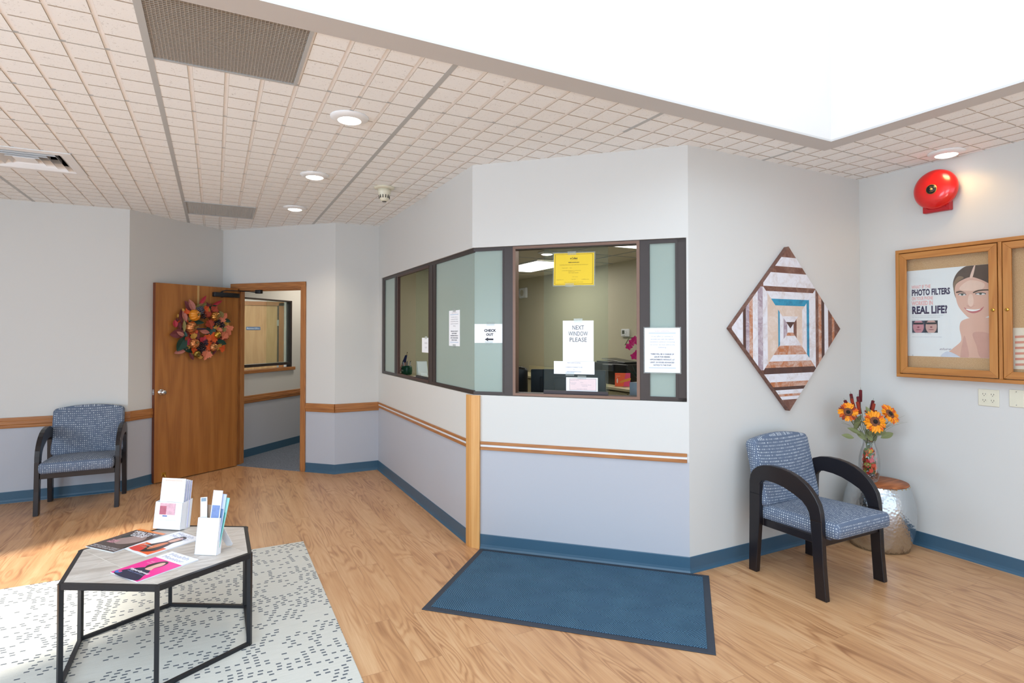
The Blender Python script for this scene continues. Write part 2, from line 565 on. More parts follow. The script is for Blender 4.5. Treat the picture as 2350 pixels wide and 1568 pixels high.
# hall chair rail, base
def rail_profile(mb, u0, u1, z0=.665, z1=.757, out=.02, mat=oak_x):
    h = z1 - z0
    prof = [(0, z0), (out * .6, z0), (out * .75, z0 + h * .12), (out * .75, z0 + h * .28), (out, z0 + h * .36), (out, z0 + h * .64), (out * .75, z0 + h * .72), (out * .75, z0 + h * .88), (out * .6, z1), (0, z1)]
    n = len(prof)
    vs = [(u0, z, o) for o, z in prof] + [(u1, z, o) for o, z in prof]
    fs = [list(range(n)), list(range(n, 2 * n))[::-1]] + [(i, n + i, n + (i + 1) % n, (i + 1) % n) for i in range(n)]
    mb.add(vs, fs, mat)
    return mb
rail_profile(MB(), 1.25, 4.5).build('trim_hall_rail', None, ML, kind='structure')
mb = MB()
mb.box(1.25, 4.5, .004, .1, 0, .006, cove)
mb.build('baseboard_hall', None, ML, kind='structure')

# chair rails in the waiting room
rail_profile(MB(), -3.7, .02, .672, .766).build('trim_1', None, MF(A, (1, 0)), kind='structure')
rail_profile(MB(), 0, .9, .672, .766).build('trim_2', None, MF(A, U45), kind='structure')
rail_profile(MB(), DU1 + .062, 1.535, .665, .757).build('trim_3', None, MF(B, UD), kind='structure')
rail_profile(MB(), 0, .477, .665, .757).build('trim_4', None, MF(Cc, (1, 0)), kind='structure')
def thin_rails(L0, L1):
    mb = MB()
    mb.box(L0, L1, .736, .757, 0, .012, oak_x, .002)
    mb.box(L0, L1, .698, .720, 0, .012, oak_x, .002)
    mb.box(L0, L1, .7195, .7365, 0, .004, rail_white)
    return mb
thin_rails(.0, 2.575).build('trim_5', None, MF(D, (0, -1)), kind='structure')
thin_rails(.065, 1.472).build('trim_6', None, MF(E_, UD), kind='structure')

# oak corner post at the projecting corner
def mitre_chain(pts, prof, mat, name, ends=True, smooth=False):
    """profile (out, z) swept along floor-plan points; out is to the right of travel reversed (room side)"""
    P = [Vector(p) for p in pts]
    n = len(prof)
    vs, fs = [], []
    for i, p in enumerate(P):
        ns = []
        if i > 0:
            d = (P[i] - P[i - 1]).normalized()
            ns.append(Vector((d.y, -d.x)))
        if i < len(P) - 1:
            d = (P[i + 1] - P[i]).normalized()
            ns.append(Vector((d.y, -d.x)))
        if len(ns) == 2:
            b = (ns[0] + ns[1]).normalized()
            m = b / max(.3, b.dot(ns[0]))
        else:
            m = ns[0]
        for o, z in prof:
            q = p + m * o
            vs.append((q.x, q.y, z))
    for i in range(len(P) - 1):
        for k in range(n):
            k2 = (k + 1) % n
            fs.append((i * n + k, (i + 1) * n + k, (i + 1) * n + k2, i * n + k2))
    fs.append(list(range(n))[::-1])
    fs.append([(len(P) - 1) * n + k for k in range(n)])
    mb = MB()
    mb.add(vs, fs, mat, smooth)
    return mb.build(name, kind='structure')
ex, ey = E_
mb = MB()
poly = [(ex, ey + .066), (ex - .02, ey + .066), (ex - .02, ey + .012), (ex - .013, ey - .007), (ex - .013 + .004, ey - .013),
        (ex + .063 * SQ - .02 * SQ, ey - .063 * SQ - .02 * SQ), (ex + .063 * SQ, ey - .063 * SQ), (ex, ey)]
mb.prism(poly, 0, 1.083, oak_post)
mb.build('corner_post', **tagm('pale oak corner guard post on projecting corner below the dark window frame', 'post'))

cove_prof = [(0, 0), (.016, 0), (.015, .004), (.007, .014), (.005, .03), (.005, .097), (.003, .101), (0, .101)]
mitre_chain([(XL, A[1]), A, (A[0] + .9 * SQ, A[1] + .9 * SQ)], cove_prof, cove, 'baseboard_left')
bc0 = DU1 + .062
mitre_chain([(B[0] + bc0 * SQ, B[1] - bc0 * SQ), Cc, D, (ex, ey + .066)], cove_prof, cove, 'baseboard_checkout')
mitre_chain([(ex + .064 * SQ, ey - .064 * SQ), F, G, (G[0], YB)], cove_prof, cove, 'baseboard_right')

# ------------------------------------------------------------------ ceiling
SKX, SKY = 3.42, 2.235      # skylight opening corner
SKX0, SKY0 = -2.5, -2.45
BW = .135                   # drywall band width
GX0, GY0, GS = -.262, 2.95, .1524
mb = MB()
zc = H + .0012
def inside(x, y):
    if x < XL or x > 4.508 or y < YB:
        return False
    if (y - x > 7.411 and x > A[0]) or (x < A[0] and y > 6.666):
        return False
    if x + y > B[0] + B[1] and x < Cc[0]:
        return False
    if x >= Cc[0] and x <= D[0]:
        return y < 6.42
    if x > D[0]:
        if y > 3.769 and x > D[0]:
            return False
        if x + y > 5.41 + .1 and x < F[0] + .05 and y > 2.72:
            return False
        if x > F[0] and y > 2.74:
            return False
    return True
VENTS = [(GX0, GX0 + 4 * GS, GY0 - 4 * GS, GY0), (GX0, GX0 + 4 * GS, GY0 + 20 * GS, GY0 + 24 * GS), (GX0 - 8 * GS, GX0 - 4 * GS, GY0 + 12 * GS, GY0 + 16 * GS)]
holes = VENTS + [(SKX0 - BW, SKX + BW, SKY0 - BW, SKY + BW)]
cx_ = sorted({XL, 4.62} | {h[k] for h in holes for k in (0, 1)})
cy_ = sorted({YB, 7.7} | {h[k] for h in holes for k in (2, 3)})
for xa, xb in zip(cx_, cx_[1:]):
    for ya, yb in zip(cy_, cy_[1:]):
        if not any(h[0] < (xa + xb) / 2 < h[1] and h[2] < (ya + yb) / 2 < h[3] for h in holes):
            mb.box(xa, xb, ya, yb, zc, zc + .05, tile_groove)
g = .010
bv = .0015
i0, i1 = -28, 32
for i in range(i0, i1):
    for j in range(-40, 32):
        x0, x1 = GX0 + i * GS + g * .9, GX0 + (i + 1) * GS - g * .9
        y0, y1 = GY0 + j * GS + g * .35, GY0 + (j + 1) * GS - g * .35
        cx, cy = (x0 + x1) / 2, (y0 + y1) / 2
        if not (inside(cx, cy) or inside(x0, y0) or inside(x1, y0)):
            continue
        if any(a < cx < b and c < cy < d for a, b, c, d in VENTS):
            continue
        if x0 < SKX + BW and x1 > SKX0 - BW and y0 < SKY + BW and y1 > SKY0 - BW:
            if x1 > SKX + BW + .02:
                x0 = SKX + BW
            elif y1 > SKY + BW + .02:
                y0 = SKY + BW
            elif x0 < SKX0 - BW - .02:
                x1 = SKX0 - BW
            else:
                continue
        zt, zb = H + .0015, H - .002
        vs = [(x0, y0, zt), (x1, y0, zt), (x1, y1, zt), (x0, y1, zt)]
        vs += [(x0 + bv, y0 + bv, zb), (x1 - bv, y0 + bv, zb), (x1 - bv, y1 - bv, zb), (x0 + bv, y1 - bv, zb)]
        mb.add(vs, [(0, 1, 5, 4), (1, 2, 6, 5), (2, 3, 7, 6), (3, 0, 4, 7)], tile_edge_shade)
        mb.add(vs[4:], [(0, 3, 2, 1)], tile_m)
mb.build('ceiling', kind='structure')
tg = MB()
for k in range(-3, 4):
    x = GX0 + 8 * GS * k
    ymax = 7.5 if -0.5 < x < 1.1 else (6.66 if x < -.5 else (6.4 if x < 1.64 else 2.72))
    for ya, yb in ([(SKY + BW, ymax)] if SKX0 < x < SKX + BW else [(YB, ymax)]):
        if yb > ya:
            tg.box(x - .013, x + .013, ya, yb, H - .003, H + .0015, tee_m)
for j in range(-9, 9):
    y = GY0 + 4 * GS * j
    if y < YB:
        continue
    xa = XL if y < 6.66 else -.6
    xb = 4.508 if y < 2.72 else (1.641 if y > 3.77 else 5.41 - y)
    if y > 6.66:
        xb = 1.1
        xa = y - 7.41
    spans = [(xa, xb)] if y > SKY + BW else [(xa, SKX0 - BW), (SKX + BW, xb)]
    for a, b in spans:
        tg.box(a, b, y - .008, y + .008, H - .0006, H + .0015, tee_m)
tg.build('trim_ceiling_grid', kind='structure')
# short cross tees on the far right where the light sits
# skylight band and well
mb = MB()
o0 = (SKX0 - BW, SKX + BW, SKY0 - BW, SKY + BW)
for x0, x1, y0, y1 in [(o0[0], o0[1], SKY, o0[3]), (o0[0], o0[1], o0[2], SKY0), (o0[0], SKX0, SKY0, SKY), (SKX, o0[1], SKY0, SKY)]:
    mb.box(x0, x1, y0, y1, H - .012, H, wall_band)
mb.build('trim_skylight', kind='structure')
ZT = 3.9
for nm, b in (('wall_skylight_back', (SKX0, SKX + .05, SKY, SKY + .05)), ('wall_skylight_right', (SKX, SKX + .05, SKY0, SKY)),
              ('wall_skylight_front', (SKX0, SKX + .05, SKY0 - .05, SKY0)), ('wall_skylight_left', (SKX0 - .05, SKX0, SKY0 - .05, SKY + .05))):
    mb = MB()
    mb.box(*b, H + .0, ZT, wall_well)
    mb.build(nm, kind='structure')
mb = MB()
mb.box(SKX0 - .05, SKX + .05, SKY0 - .05, SKY + .05, ZT, ZT + .02, glaze_m)
mb.build('window_skylight', kind='structure')

# ------------------------------------------------------------------ door
MD = MF(B, UD)
door = empty('door_1', None, None, MD, kind='structure')
cs = .058
mb = MB()
mb.box(DU0 - cs, DU0, 0, DH + cs, 0, .018, oak_y, .003)
mb.box(DU1, DU1 + cs, 0, DH + cs, 0, .018, oak_y, .003)
mb.build('casing', door)
mb = MB()
mb.box(DU0 - cs, DU1 + cs, DH, DH + cs, 0, .0185, oak_x, .003)
mb.build('head_casing', door)
mb = MB()
mb.box(DU0, DU0 + .018, 0, DH, -.125, .0, oak_y)
mb.box(DU1 - .018, DU1, 0, DH, -.125, .0, oak_y)
mb.box(DU0, DU1, DH - .018, DH, -.125, .0, oak_x)
mb.box(DU0 + .018, DU0 + .03, 0, DH - .018, -.08, -.045, oak_y)
mb.box(DU1 - .03, DU1 - .018, 0, DH - .018, -.08, -.045, oak_y)
mb.box(DU0 + .018, DU1 - .018, DH - .03, DH - .018, -.08, -.045, oak_x)
mb.build('jamb', door)
# leaf: seen face runs from the free edge (-.536,6.813) to the hinge (.243,7.309)
ld = Vector((.779, .496)).normalized()
MLF = frame(-.536, 6.813, 0, (ld.x, ld.y))
leaf_x = MD.inverted() @ MLF
mb = MB()
mb.box(0, .915, .008, 2.045, -.044, 0, oak_door)
leaf = mb.build('door_leaf', door)
leaf.matrix_local = leaf_x
mb = MB()
mb.box(-.0015, .0, .008, 2.045, -.044, 0, oak_edge)
mb.build('edge_strip', leaf)
mb = MB()
kM = T(.062, .925, 0)
mb.lathe([(0, .0), (.033, .0), (.033, .004), (.026, .01), (.013, .014), (.012, .028), (.022, .036), (.0265, .048), (.026, .058), (.019, .066), (.006, .068), (0, .068)], chrome, 28, kM)
mb.lathe([(.006, .0685), (.006, .071), (0, .071)], C('#77797c', .3, 1), 12, kM)
mb.build('door_knob', leaf)
mb = MB()
mb.box(-.003, -.001, .9, .957, -.034, -.012, chrome)
mb.box(-.008, -.003, .918, .938, -.028, -.018, chrome)
mb.build('latch_plate', leaf)
mb = MB()
mb.box(.075, .115, .062, .1, 0, .006, brass, .002)
mb.tube([(.095, .085, .006), (.095, .082, .02), (.1, .06, .028), (.106, .03, .03), (.108, .02, .03)], .0045, brass)
mb.tube([(.108, .02, .03), (.109, .004, .03)], .009, C('#9aa0a4', .6), 10)
mb.build('door_stop', leaf)
for hz in (.25, 1.05, 1.8):
    mb = MB()
    mb.tube([(.919, hz - .05, -.022), (.919, hz + .05, -.022)], .007, brass, 10)
    mb.build('hinge', leaf)
mb = MB()
mb.box(.60, .905, 1.935, 1.985, .0, .05, black_metal, .006, 2)
mb.tube([(.70, 1.93, .025), (.70, 1.995, .025)], .014, black_metal, 14)
mb.build('door_closer', leaf)
mb = MB()
mb.tube([(.70, 1.99, .025), (.70, 2.0, .025), (.745, 2.012, .04), (.98, 2.013, .10)], .006, black_metal, 6)
mb.tube([(.98, 2.013, .10), (1.16, 2.01, .02)], .005, black_metal, 6)
mb.build('closer_arm', leaf)
mb = MB()
mb.tube([(.50, 2.0, -.03), (.335, 2.012, .05)], .004, black_metal, 6)
mb.tube([(.47, 2.0, -.045), (.33, 2.012, .05)], .004, black_metal, 6)
mb.box(.455, .53, 1.985, 2.027, -.05, -.005, black_metal, .006, 2)
mb.build('closer_bracket', door)

# ------------------------------------------------------------------ hall window and the room behind
hwin = empty('window_3', None, None, ML, kind='structure')
mb = MB()
x0, x1, z0, z1 = 1.295, 2.385, 1.06, 1.975
mb.box(x0, x1, z1 - .016, z1, -.09, .0, bronze)
mb.box(x1 - .028, x1, z0, z1, -.06, .0, bronze)
mb.box(x0, x1, z0 + .045, z0 + .08, -.09, .0, bronze)
mb.build('window_frame', hwin)
mb = MB()
mb.box(x0, x1 + .04, z0 - .03, z0 + .012, -.06, .03, oak_x, .004)
mb.build('window_sill', hwin)
mb = MB()
mb.box(x0, x1 - .02, z0 + .07, z1 - .01, -.05, -.045, glass)
mb.build('glass_pane', hwin)
mb = MB()
mb.box(1.93, x1 - .02, z0 + .07, z1 - .01, -.035, -.03, pane_glass)
mb.build('sliding_pane', hwin)
# passage beyond, ending at the office door
YE = 11.1
mb = MB()
mb.box(-2.0, .30, YE, YE + .1, 0, 2.6, wall_up)
mb.box(1.10, 1.9, YE, YE + .1, 0, 2.6, wall_up)
mb.box(.30, 1.10, YE, YE + .1, 2.04, 2.6, wall_up)
mb.box(-2.1, -2.0, 7.6, YE + .1, 0, 2.6, wall_up)
mb.box(1.9, 2.0, 9.6, YE + .1, 0, 2.6, wall_up)
mb.build('wall_passage', kind='structure')
mb = MB()
mb.prism([(-2, 7.65), (-.2, 7.65), (1.95, 9.62), (1.95, YE), (-2, YE)], -.05, 0, carpet)
mb.build('floor_passage', kind='structure')
mb = MB()
mb.prism([(-2, 7.65), (-.2, 7.65), (1.95, 9.62), (1.95, YE), (-2, YE)], 2.5, 2.55, white_paint)
mb.build('ceiling_passage', kind='structure')
fd = empty('door_2', 'pale oak office door with small blue sign seen through the hall window', None, frame(0, YE, 0, (1, 0)), kind='structure')
mb = MB()
mb.box(.12, 1.0, 0, 2.03, -.04, .0, oak_far)
mb.build('door_leaf', fd)
mb = MB()
mb.box(1.0, 1.028, 0, 2.04, -.05, .0, bronze)
mb.box(1.028, 1.11, 0, 2.08, -.05, .02, oak_y)
mb.box(.05, .12, 0, 2.08, -.05, .02, oak_y)
mb.box(.05, 1.11, 2.03, 2.10, -.05, .02, oak_x)
mb.build('casing', fd)
for hz in (.95, 1.72):
    mb = MB()
    mb.box(.995, 1.04, hz - .055, hz + .055, .0, .006, C('#a9ada8', .4, .6))
    mb.build('hinge', fd)
mb = MB()
mb.box(.49, .72, 1.592, 1.648, .0, .006, C('#1f5c93', .5, name='blue_sign'))
mb.text('Business Office', .605, 1.608, .007, .036, C('#e8eef4', .5), fit=.2)
mb.build('sign', fd)

# ------------------------------------------------------------------ reception windows
W0, W1 = 1.087, 2.140
FR = -.012   # frame face, just behind the wall face
def rect_frame(mb, x0, x1, y0, y1, wl, wr, wb, wt, z0, z1, m):
    mb.box(x0, x0 + wl, y0, y1, z0, z1, m)
    mb.box(x1 - wr, x1, y0, y1, z0, z1, m)
    mb.box(x0 + wl, x1 - wr, y0, y0 + wb, z0, z1, m)
    mb.box(x0 + wl, x1 - wr, y1 - wt, y1, z0, z1, m)
M1 = MF(D, (0, -1))
win1 = empty('window_1', None, None, M1, kind='structure')
mb = MB()
mb.box(.106, .2, W0, W1, -.035, FR, bronze)
mb.box(.2, 2.633, W0, W0 + .028, -.035, FR, bronze)
mb.box(.2, 2.633, W1 - .03, W1, -.035, FR, bronze)
mb.build('window_frame', win1)
for a, b in ((.60, .71), (1.665, 1.83)):
    mb = MB()
    mb.box(a, b, W0 + .028, W1 - .03, -.035, FR + .001, bronze)
    mb.box(a + (b - a) * .55, a + (b - a) * .6, W0 + .028, W1 - .03, FR, FR + .004, bronze)
    mb.build('mullion', win1)
for a, b in ((.2, .60), (1.83, 2.6285)):
    mb = MB()
    mb.box(a, b, W0 + .028, W1 - .03, -.028, -.022, frost)
    mb.build('frosted_pane', win1)
mb = MB()
rect_frame(mb, .70, 1.669, W0 + .01, W1 - .02, .022, .006, .022, .02, -.036, FR + .003, C('#4a332c', .45, .2))
mb.build('inner_frame', win1)
mb = MB()
mb.box(1.245, 1.664, W0 + .03, W1 - .04, -.033, -.030, pane_glass)
mb.build('sliding_pane', win1)
mb = MB()
mb.box(1.28, 1.664, W0 + .028, W0 + .052, -.038, -.02, black_metal)
mb.build('pane_rail', win1)

M2 = MF(E_, UD)
win2 = empty('window_2', None, None, M2, kind='structure')
mb = MB()
mb.box(.005, 1.472, W0, W0 + .022, -.08, FR, bronze)
mb.box(.005, 1.472, W1 - .024, W1, -.08, FR, bronze)
mb.box(1.412, 1.472, W0, W1, -.08, FR, bronze)
mb.build('window_frame', win2)
for a, b in ((.232, .304), (1.177, 1.242)):
    mb = MB()
    mb.box(a, b, W0 + .022, W1 - .024, -.08, FR + .001, bronze)
    mb.build('mullion', win2)
mb = MB()
rect_frame(mb, 1.224, 1.42, W0 + .012, W1 - .012, .016, .016, .014, .014, -.07, FR + .003, bronze)
mb.box(.225, .236, W0 + .014, W1 - .014, -.07, FR + .003, bronze)
mb.build('glazing_bead', win2)
for a, b in ((.0095, .232), (1.238, 1.412)):
    mb = MB()
    mb.box(a, b, W0 + .02, W1 - .022, -.028, -.022, frost)
    mb.build('frosted_pane', win2)
mb = MB()
rect_frame(mb, .303, 1.178, W0 + .002, W1 - .002, .02, .02, .018, .018, -.085, FR + .006, bronze_lt)
mb.build('inner_frame', win2)
mb = MB()
mb.box(.520, .966, W0 + .04, W1 - .02, -.045, -.041, pane_glass)
mb.build('sliding_pane', win2)
mb = MB()
mb.box(.520, .966, W0 + .02, W0 + .044, -.052, -.03, C('#2c2226', .4, .3))
mb.build('pane_rail', win2)
mb = MB()
mb.box(.303, 1.178, W0 - .0, W0 + .004, -.16, -.085, rail_white)
mb.build('window_sill', win2)

# ------------------------------------------------------------------ notices taped to the windows
def notice(label, M, x0, x1, y0, y1, draw, base=paper, tape=((.5, 1),), lam=0, z=-.04, cat='notice', rot=0):
    cx, cy = (x0 + x1) / 2, (y0 + y1) / 2
    w_, h_ = x1 - x0, y1 - y0
    e = empty('taped_notice', label, cat, M @ T(cx, cy, z) @ Matrix.Rotation(R(rot), 4, 'Z'))
    mb = MB()
    mb.box(-w_ / 2, w_ / 2, -h_ / 2, h_ / 2, 0, .0008, base)
    if draw:
        draw(mb, w_, h_, .0012)
    mb.build('sheet', e)
    if lam:
        m2 = MB()
        m2.box(-w_ / 2 - lam, w_ / 2 + lam, -h_ / 2 - lam, h_ / 2 + lam, -.0006, -.0001, tape_m)
        m2.build('plastic_sleeve', e)
    for fx, top in tape:
        m3 = MB()
        yy = h_ / 2 if top else -h_ / 2
        m3.box(-w_ / 2 + fx * w_ - .03, -w_ / 2 + fx * w_ + .03, yy - .012, yy + .014, .0014, .0018, tape_m)
        m3.build('tape', e)
    return e
GZ = -.0395
def d_next(mb, w_, h_, z):
    for i, s in enumerate(('NEXT', 'WINDOW', 'PLEASE')):
        mb.text(s, 0, h_ / 2 - .062 - i * .0415, z, .042, C('#4b5058', .7), fit=(.08, .135, .118)[i])
notice('white sheet reading NEXT WINDOW PLEASE taped to the reception window', M2, .655, .868, 1.335, 1.613, d_next, tape=((.5, 1),), z=GZ)
def d_small(mb, w_, h_, z):
    for s, y, f in (('MANY CLIENTS IN WAITING', .03, .09), ('CURRENTLY UNABLE TO SEE', -.0, .115), ('or', -.014, .01), ('NEW INSURANCE PLANS', -.03, .10)):
        mb.text(s, 0, y, z, .009, C('#3d4a78', .7), fit=f)
notice('wide short white notice with small blue lines under the NEXT WINDOW sheet', M2, .592, .874, 1.246, 1.334, d_small, tape=((.4, 0),), z=GZ + .002)
def d_check(mb, w_, h_, z):
    x0, x1, y0, y1 = -w_ / 2 + .026, w_ / 2 - .012, -h_ / 2 + .01, h_ / 2 - .01
    mb.poly([(x0 - .002, y0 - .002), (x1 + .002, y0 - .002), (x1 + .002, y1 + .002), (x0 - .002, y1 + .002)], z - .0002, C('#6f7780', .6))
    mb.poly([(x0, y0), (x1, y0), (x1, y1), (x0, y1)], z, C('#e3cfd0', .6))
    for xx, yy, f in ((-.05, .026, .06), (-.06, .008, .045), (-.06, .0, .03), (.0, .012, .02), (.03, -.004, .07), (.02, -.013, .04), (.0, -.032, .07)):
        mb.text('insurance check', xx, yy, z + .0003, .007, ink_grey, fit=f)
notice('small white card with a pink form taped lowest on the reception window pane', M2, .678, .896, 1.128, 1.224, d_check, tape=((.5, 1),), z=GZ + .001)
def d_yellow(mb, w_, h_, z):
    br = C('#8a6c10', .6)
    for a, b, c, d in ((-1, 1, .92, .94), (-1, 1, -.94, -.92), (-.945, -.925, -.94, .94), (.925, .945, -.94, .94)):
        mb.poly([(a * w_ / 2 * .94 if abs(a) == 1 else a * w_ / 2, c * h_ / 2), (b * w_ / 2 * .94 if abs(b) == 1 else b * w_ / 2, c * h_ / 2),
                 (b * w_ / 2 * .94 if abs(b) == 1 else b * w_ / 2, d * h_ / 2), (a * w_ / 2 * .94 if abs(a) == 1 else a * w_ / 2, d * h_ / 2)], z, br)
    dk = C('#3c3208', .6)
    mb.text('e-Collect', 0, .068, z, .02, dk, bold=.0006, fit=.052)
    mb.text('DIVISION OF COLLECTIONS', 0, .058, z, .004, br, fit=.05)
    mb.text('MARK DOWN 2019', 0, .043, z, .009, dk, bold=.0004, fit=.075)
    mb.text('ACCEPTED, PROCESSED, AND SUBMITTED ELECTRONICALLY', 0, .027, z, .008, br, fit=.2)
    for s, xx, yy, f in (('Registration', -.062, .006, .04), ('Date', -.02, .006, .015), ('Located office', -.062, -.012, .04), ('healthcare community', .005, -.012, .09),
                         ('address', -.014, -.02, .045), ('city, state 00000', -.002, -.028, .07), ('On record', .01, -.055, .035),
                         ('date 2019', .0, -.073, .028), ('signature', -.095, -.075, .05), ('office', .08, -.073, .05), ('valid until expiry of the term noted', .0, -.092, .13)):
        mb.text(s, xx, yy, z, .007, br, fit=f)
notice('bright yellow laminated certificate taped at the top of the reception window', M2, .592, .872, 1.857, 2.078, d_yellow, C('#e6c400', .45, name='yellow_paper', var=.02), ((.45, 1), (.4, 0)), .007, GZ, 'certificate', -.8)
def d_policy(mb, w_, h_, z):
    rl = lambda y: mb.poly([(-w_ * .38, y), (w_ * .38, y), (w_ * .38, y + .003), (-w_ * .38, y + .003)], z, ink_blue)
    rl(h_ * .38)
    rl(-h_ * .40)
    mb.text('PATIENT INFORMATION', 0, h_ * .42, z, .008, C('#b58a98', .6), fit=w_ * .4)
    L1 = ['In our effort to continue to', 'provide you with the highest', 'excellence without increasing', 'our prices, we must enforce the', 'following']
    L2 = ['THERE WILL BE A CHARGE OF', '$25.00 FOR MISSED', 'APPOINTMENTS WITHOUT, AT', 'LEAST, 24 HOURS ADVANCED', 'NOTICE TO THE STAFF']
    for i, s in enumerate(L1):
        mb.text(s, 0, h_ * (.30 - i * .062), z, .0115, ink_grey, fit=w_ * (.6, .65, .7, .7, .22)[i], shear=.2)
    for i, s in enumerate(L2):
        mb.text(s, 0, h_ * (-.10 - i * .062), z, .0115, C('#5a6070', .7), fit=w_ * (.66, .45, .7, .68, .5)[i], bold=.0005)
notice('white policy notice in a clear sleeve hung over the narrow frosted pane', M2, 1.209, 1.432, 1.271, 1.560, d_policy, tape=(), lam=.007, z=-.004)
def d_arrow(mb, w_, h_, z):
    f = C('#2a2a33', .6)
    mb.text('CHECK', .008, .013, z, .024, f, bold=.0012, fit=.092)
    mb.text('OUT', .006, -.016, z, .024, f, bold=.0012, fit=.055)
    y = -.042
    mb.poly([(-.032, y), (-.006, y + .014), (-.006, y + .006), (.034, y + .006), (.034, y - .006), (-.006, y - .006), (-.006, y - .014)], z, f)
notice('white CHECK OUT sheet with a black arrow on the frosted corner pane', M2, .010, .229, 1.457, 1.593, d_arrow, tape=((.55, 1), (.5, 0)), z=-.0215)
def d_cc(mb, w_, h_, z):
    mb.text('CHECK', 0, .012, z, .02, ink_grey, fit=.075)
    mb.text('OUT', 0, -.028, z, .02, ink_grey, fit=.05)
notice('small white CHECK OUT sheet on the clear checkout pane', M1, 1.43, 1.655, 1.355, 1.487, d_cc, z=-.0295, tape=((.5, 1),))
notice('tall white policy notice on the wide frosted checkout pane', M1, 2.125, 2.352, 1.427, 1.706, d_policy, z=-.0215, tape=((.5, 1), (.5, 0)), lam=0)

# ------------------------------------------------------------------ office behind the glass
mb = MB()
mb.box(0, 6.2, 0, 2.5, -.1, 0, wall_office)
mb.build('wall_office', None, frame(4.62, 9.0, 0, (0, -1)), kind='structure')
mb = MB()
mb.box(3.6, 4.7, 8.95, 9.05, 0, 2.5, wall_office)
mb.build('wall_office_back', kind='structure')
mb = MB()
offpoly = [(1.76, 6.5), (1.76, 3.85), (2.75, 2.84), (4.62, 2.84), (4.62, 8.95), (3.7, 8.95), (1.76, 7.0)]
mb.prism([(x, y) for x, y in offpoly], .0, .004, carpet)
mb.build('floor_office', kind='structure')
mb = MB()
oc = C('#d3cdbc', .9, name='office_ceiling_tile', bump=.3, scale=120)
mb.prism([(x, y) for x, y in offpoly], 2.445, 2.5, oc)
for k in range(8):
    y = 2.95 + k * .61 * 1.0 + .62
    mb.box(max(1.80, 5.72 - y), 4.61, y - .008, y + .008, 2.44, 2.446, tee_m)
for x in (2.93, 3.54, 4.15):
    mb.box(x - .008, x + .008, 3.4, 8.9, 2.44, 2.446, tee_m)
mb.build('ceiling_office', kind='structure')
for i, (x0, x1, y0, y1, lb) in enumerate([(3.545, 4.145, 6.14, 7.35, 'rectangular fluorescent ceiling panel deep in the office behind the yellow certificate'), (3.545, 4.145, 3.6, 4.80, 'rectangular ceiling panel in the office at the top edge of the reception window')]):
    e = empty('ceiling_light_panel', lb, 'ceiling light', T(x0, y0, 2.44), 'office ceiling panels')
    mb = MB()
    rect_frame(mb, 0, x1 - x0, 0, y1 - y0, .02, .02, .02, .02, -.008, 0.0, white_paint)
    mb.build('frame', e)
    mb = MB()
    mb.box(.02, x1 - x0 - .02, .02, y1 - y0 - .02, -.006, -.002, troffer_m)
    mb.build('diffuser', e)
    lo = lamp('office_lamp', 'AREA', ((x0 + x1) / 2, (y0 + y1) / 2, 2.42), 8, (1, .95, .84), (0, 0, 0), shape='RECTANGLE', size=.55, size_y=1.15)
lamp('hall_fill', 'AREA', (1.5, 8.1, 2.42), 13, (1, .9, .76), (0, 0, R(45)), shape='RECTANGLE', size=.9, size_y=.3)  # added fill without a fixture, brightens the hall
lamp('passage_fill', 'AREA', (.5, 9.8, 2.48), 40, (1, .96, .86), (0, 0, 0), shape='RECTANGLE', size=1.2, size_y=1.2)  # unseen overhead fill, added to brighten the passage beyond the hall window

def downlight(x, y, z, label, power, colr, group, energyless=False, blend=.6, size=2.2):
    e = empty('recessed_downlight', label, 'ceiling light', T(x, y, z), group)
    mb = MB()
    mb.lathe([(.105, 0), (.103, -.006), (.088, -.012), (.066, -.022), (.062, -.02), (.062, 0)], white_paint, 36)
    mb.build('trim_ring', e)
    mb = MB()
    mb.lathe([(.0615, -.012), (.061, -.023), (.045, -.029), (.0, -.031)], lens_m, 32)
    mb.build('lens', e)
    if power:
        lamp('downlight_lamp', 'SPOT', (x, y, z - .05), power, colr, (0, 0, 0), spot_size=size, spot_blend=blend, shadow_soft_size=.06)
    return e
WARM = (1, .86, .68)
dz = H - .002
GD = 'round downlights in the tiled ceiling'
downlight(.662, 3.245, dz, 'largest round white downlight in tiled ceiling, close to the big grille', 28, (1, .9, .78), GD)
downlight(.669, 4.552, dz, 'middle downlight of the row running toward the open door', 28, WARM, GD)
downlight(.676, 5.82, dz, 'smallest downlight of the row, above the open door', 28, WARM, GD)
downlight(4.335, 2.03, dz, 'round downlight above the red alarm bell', 5, (1, .62, .24), GD, size=2.7)
downlight(3.32, 5.52, 2.44, 'small warm downlight in the office ceiling beside the yellow certificate', 6, WARM, None)

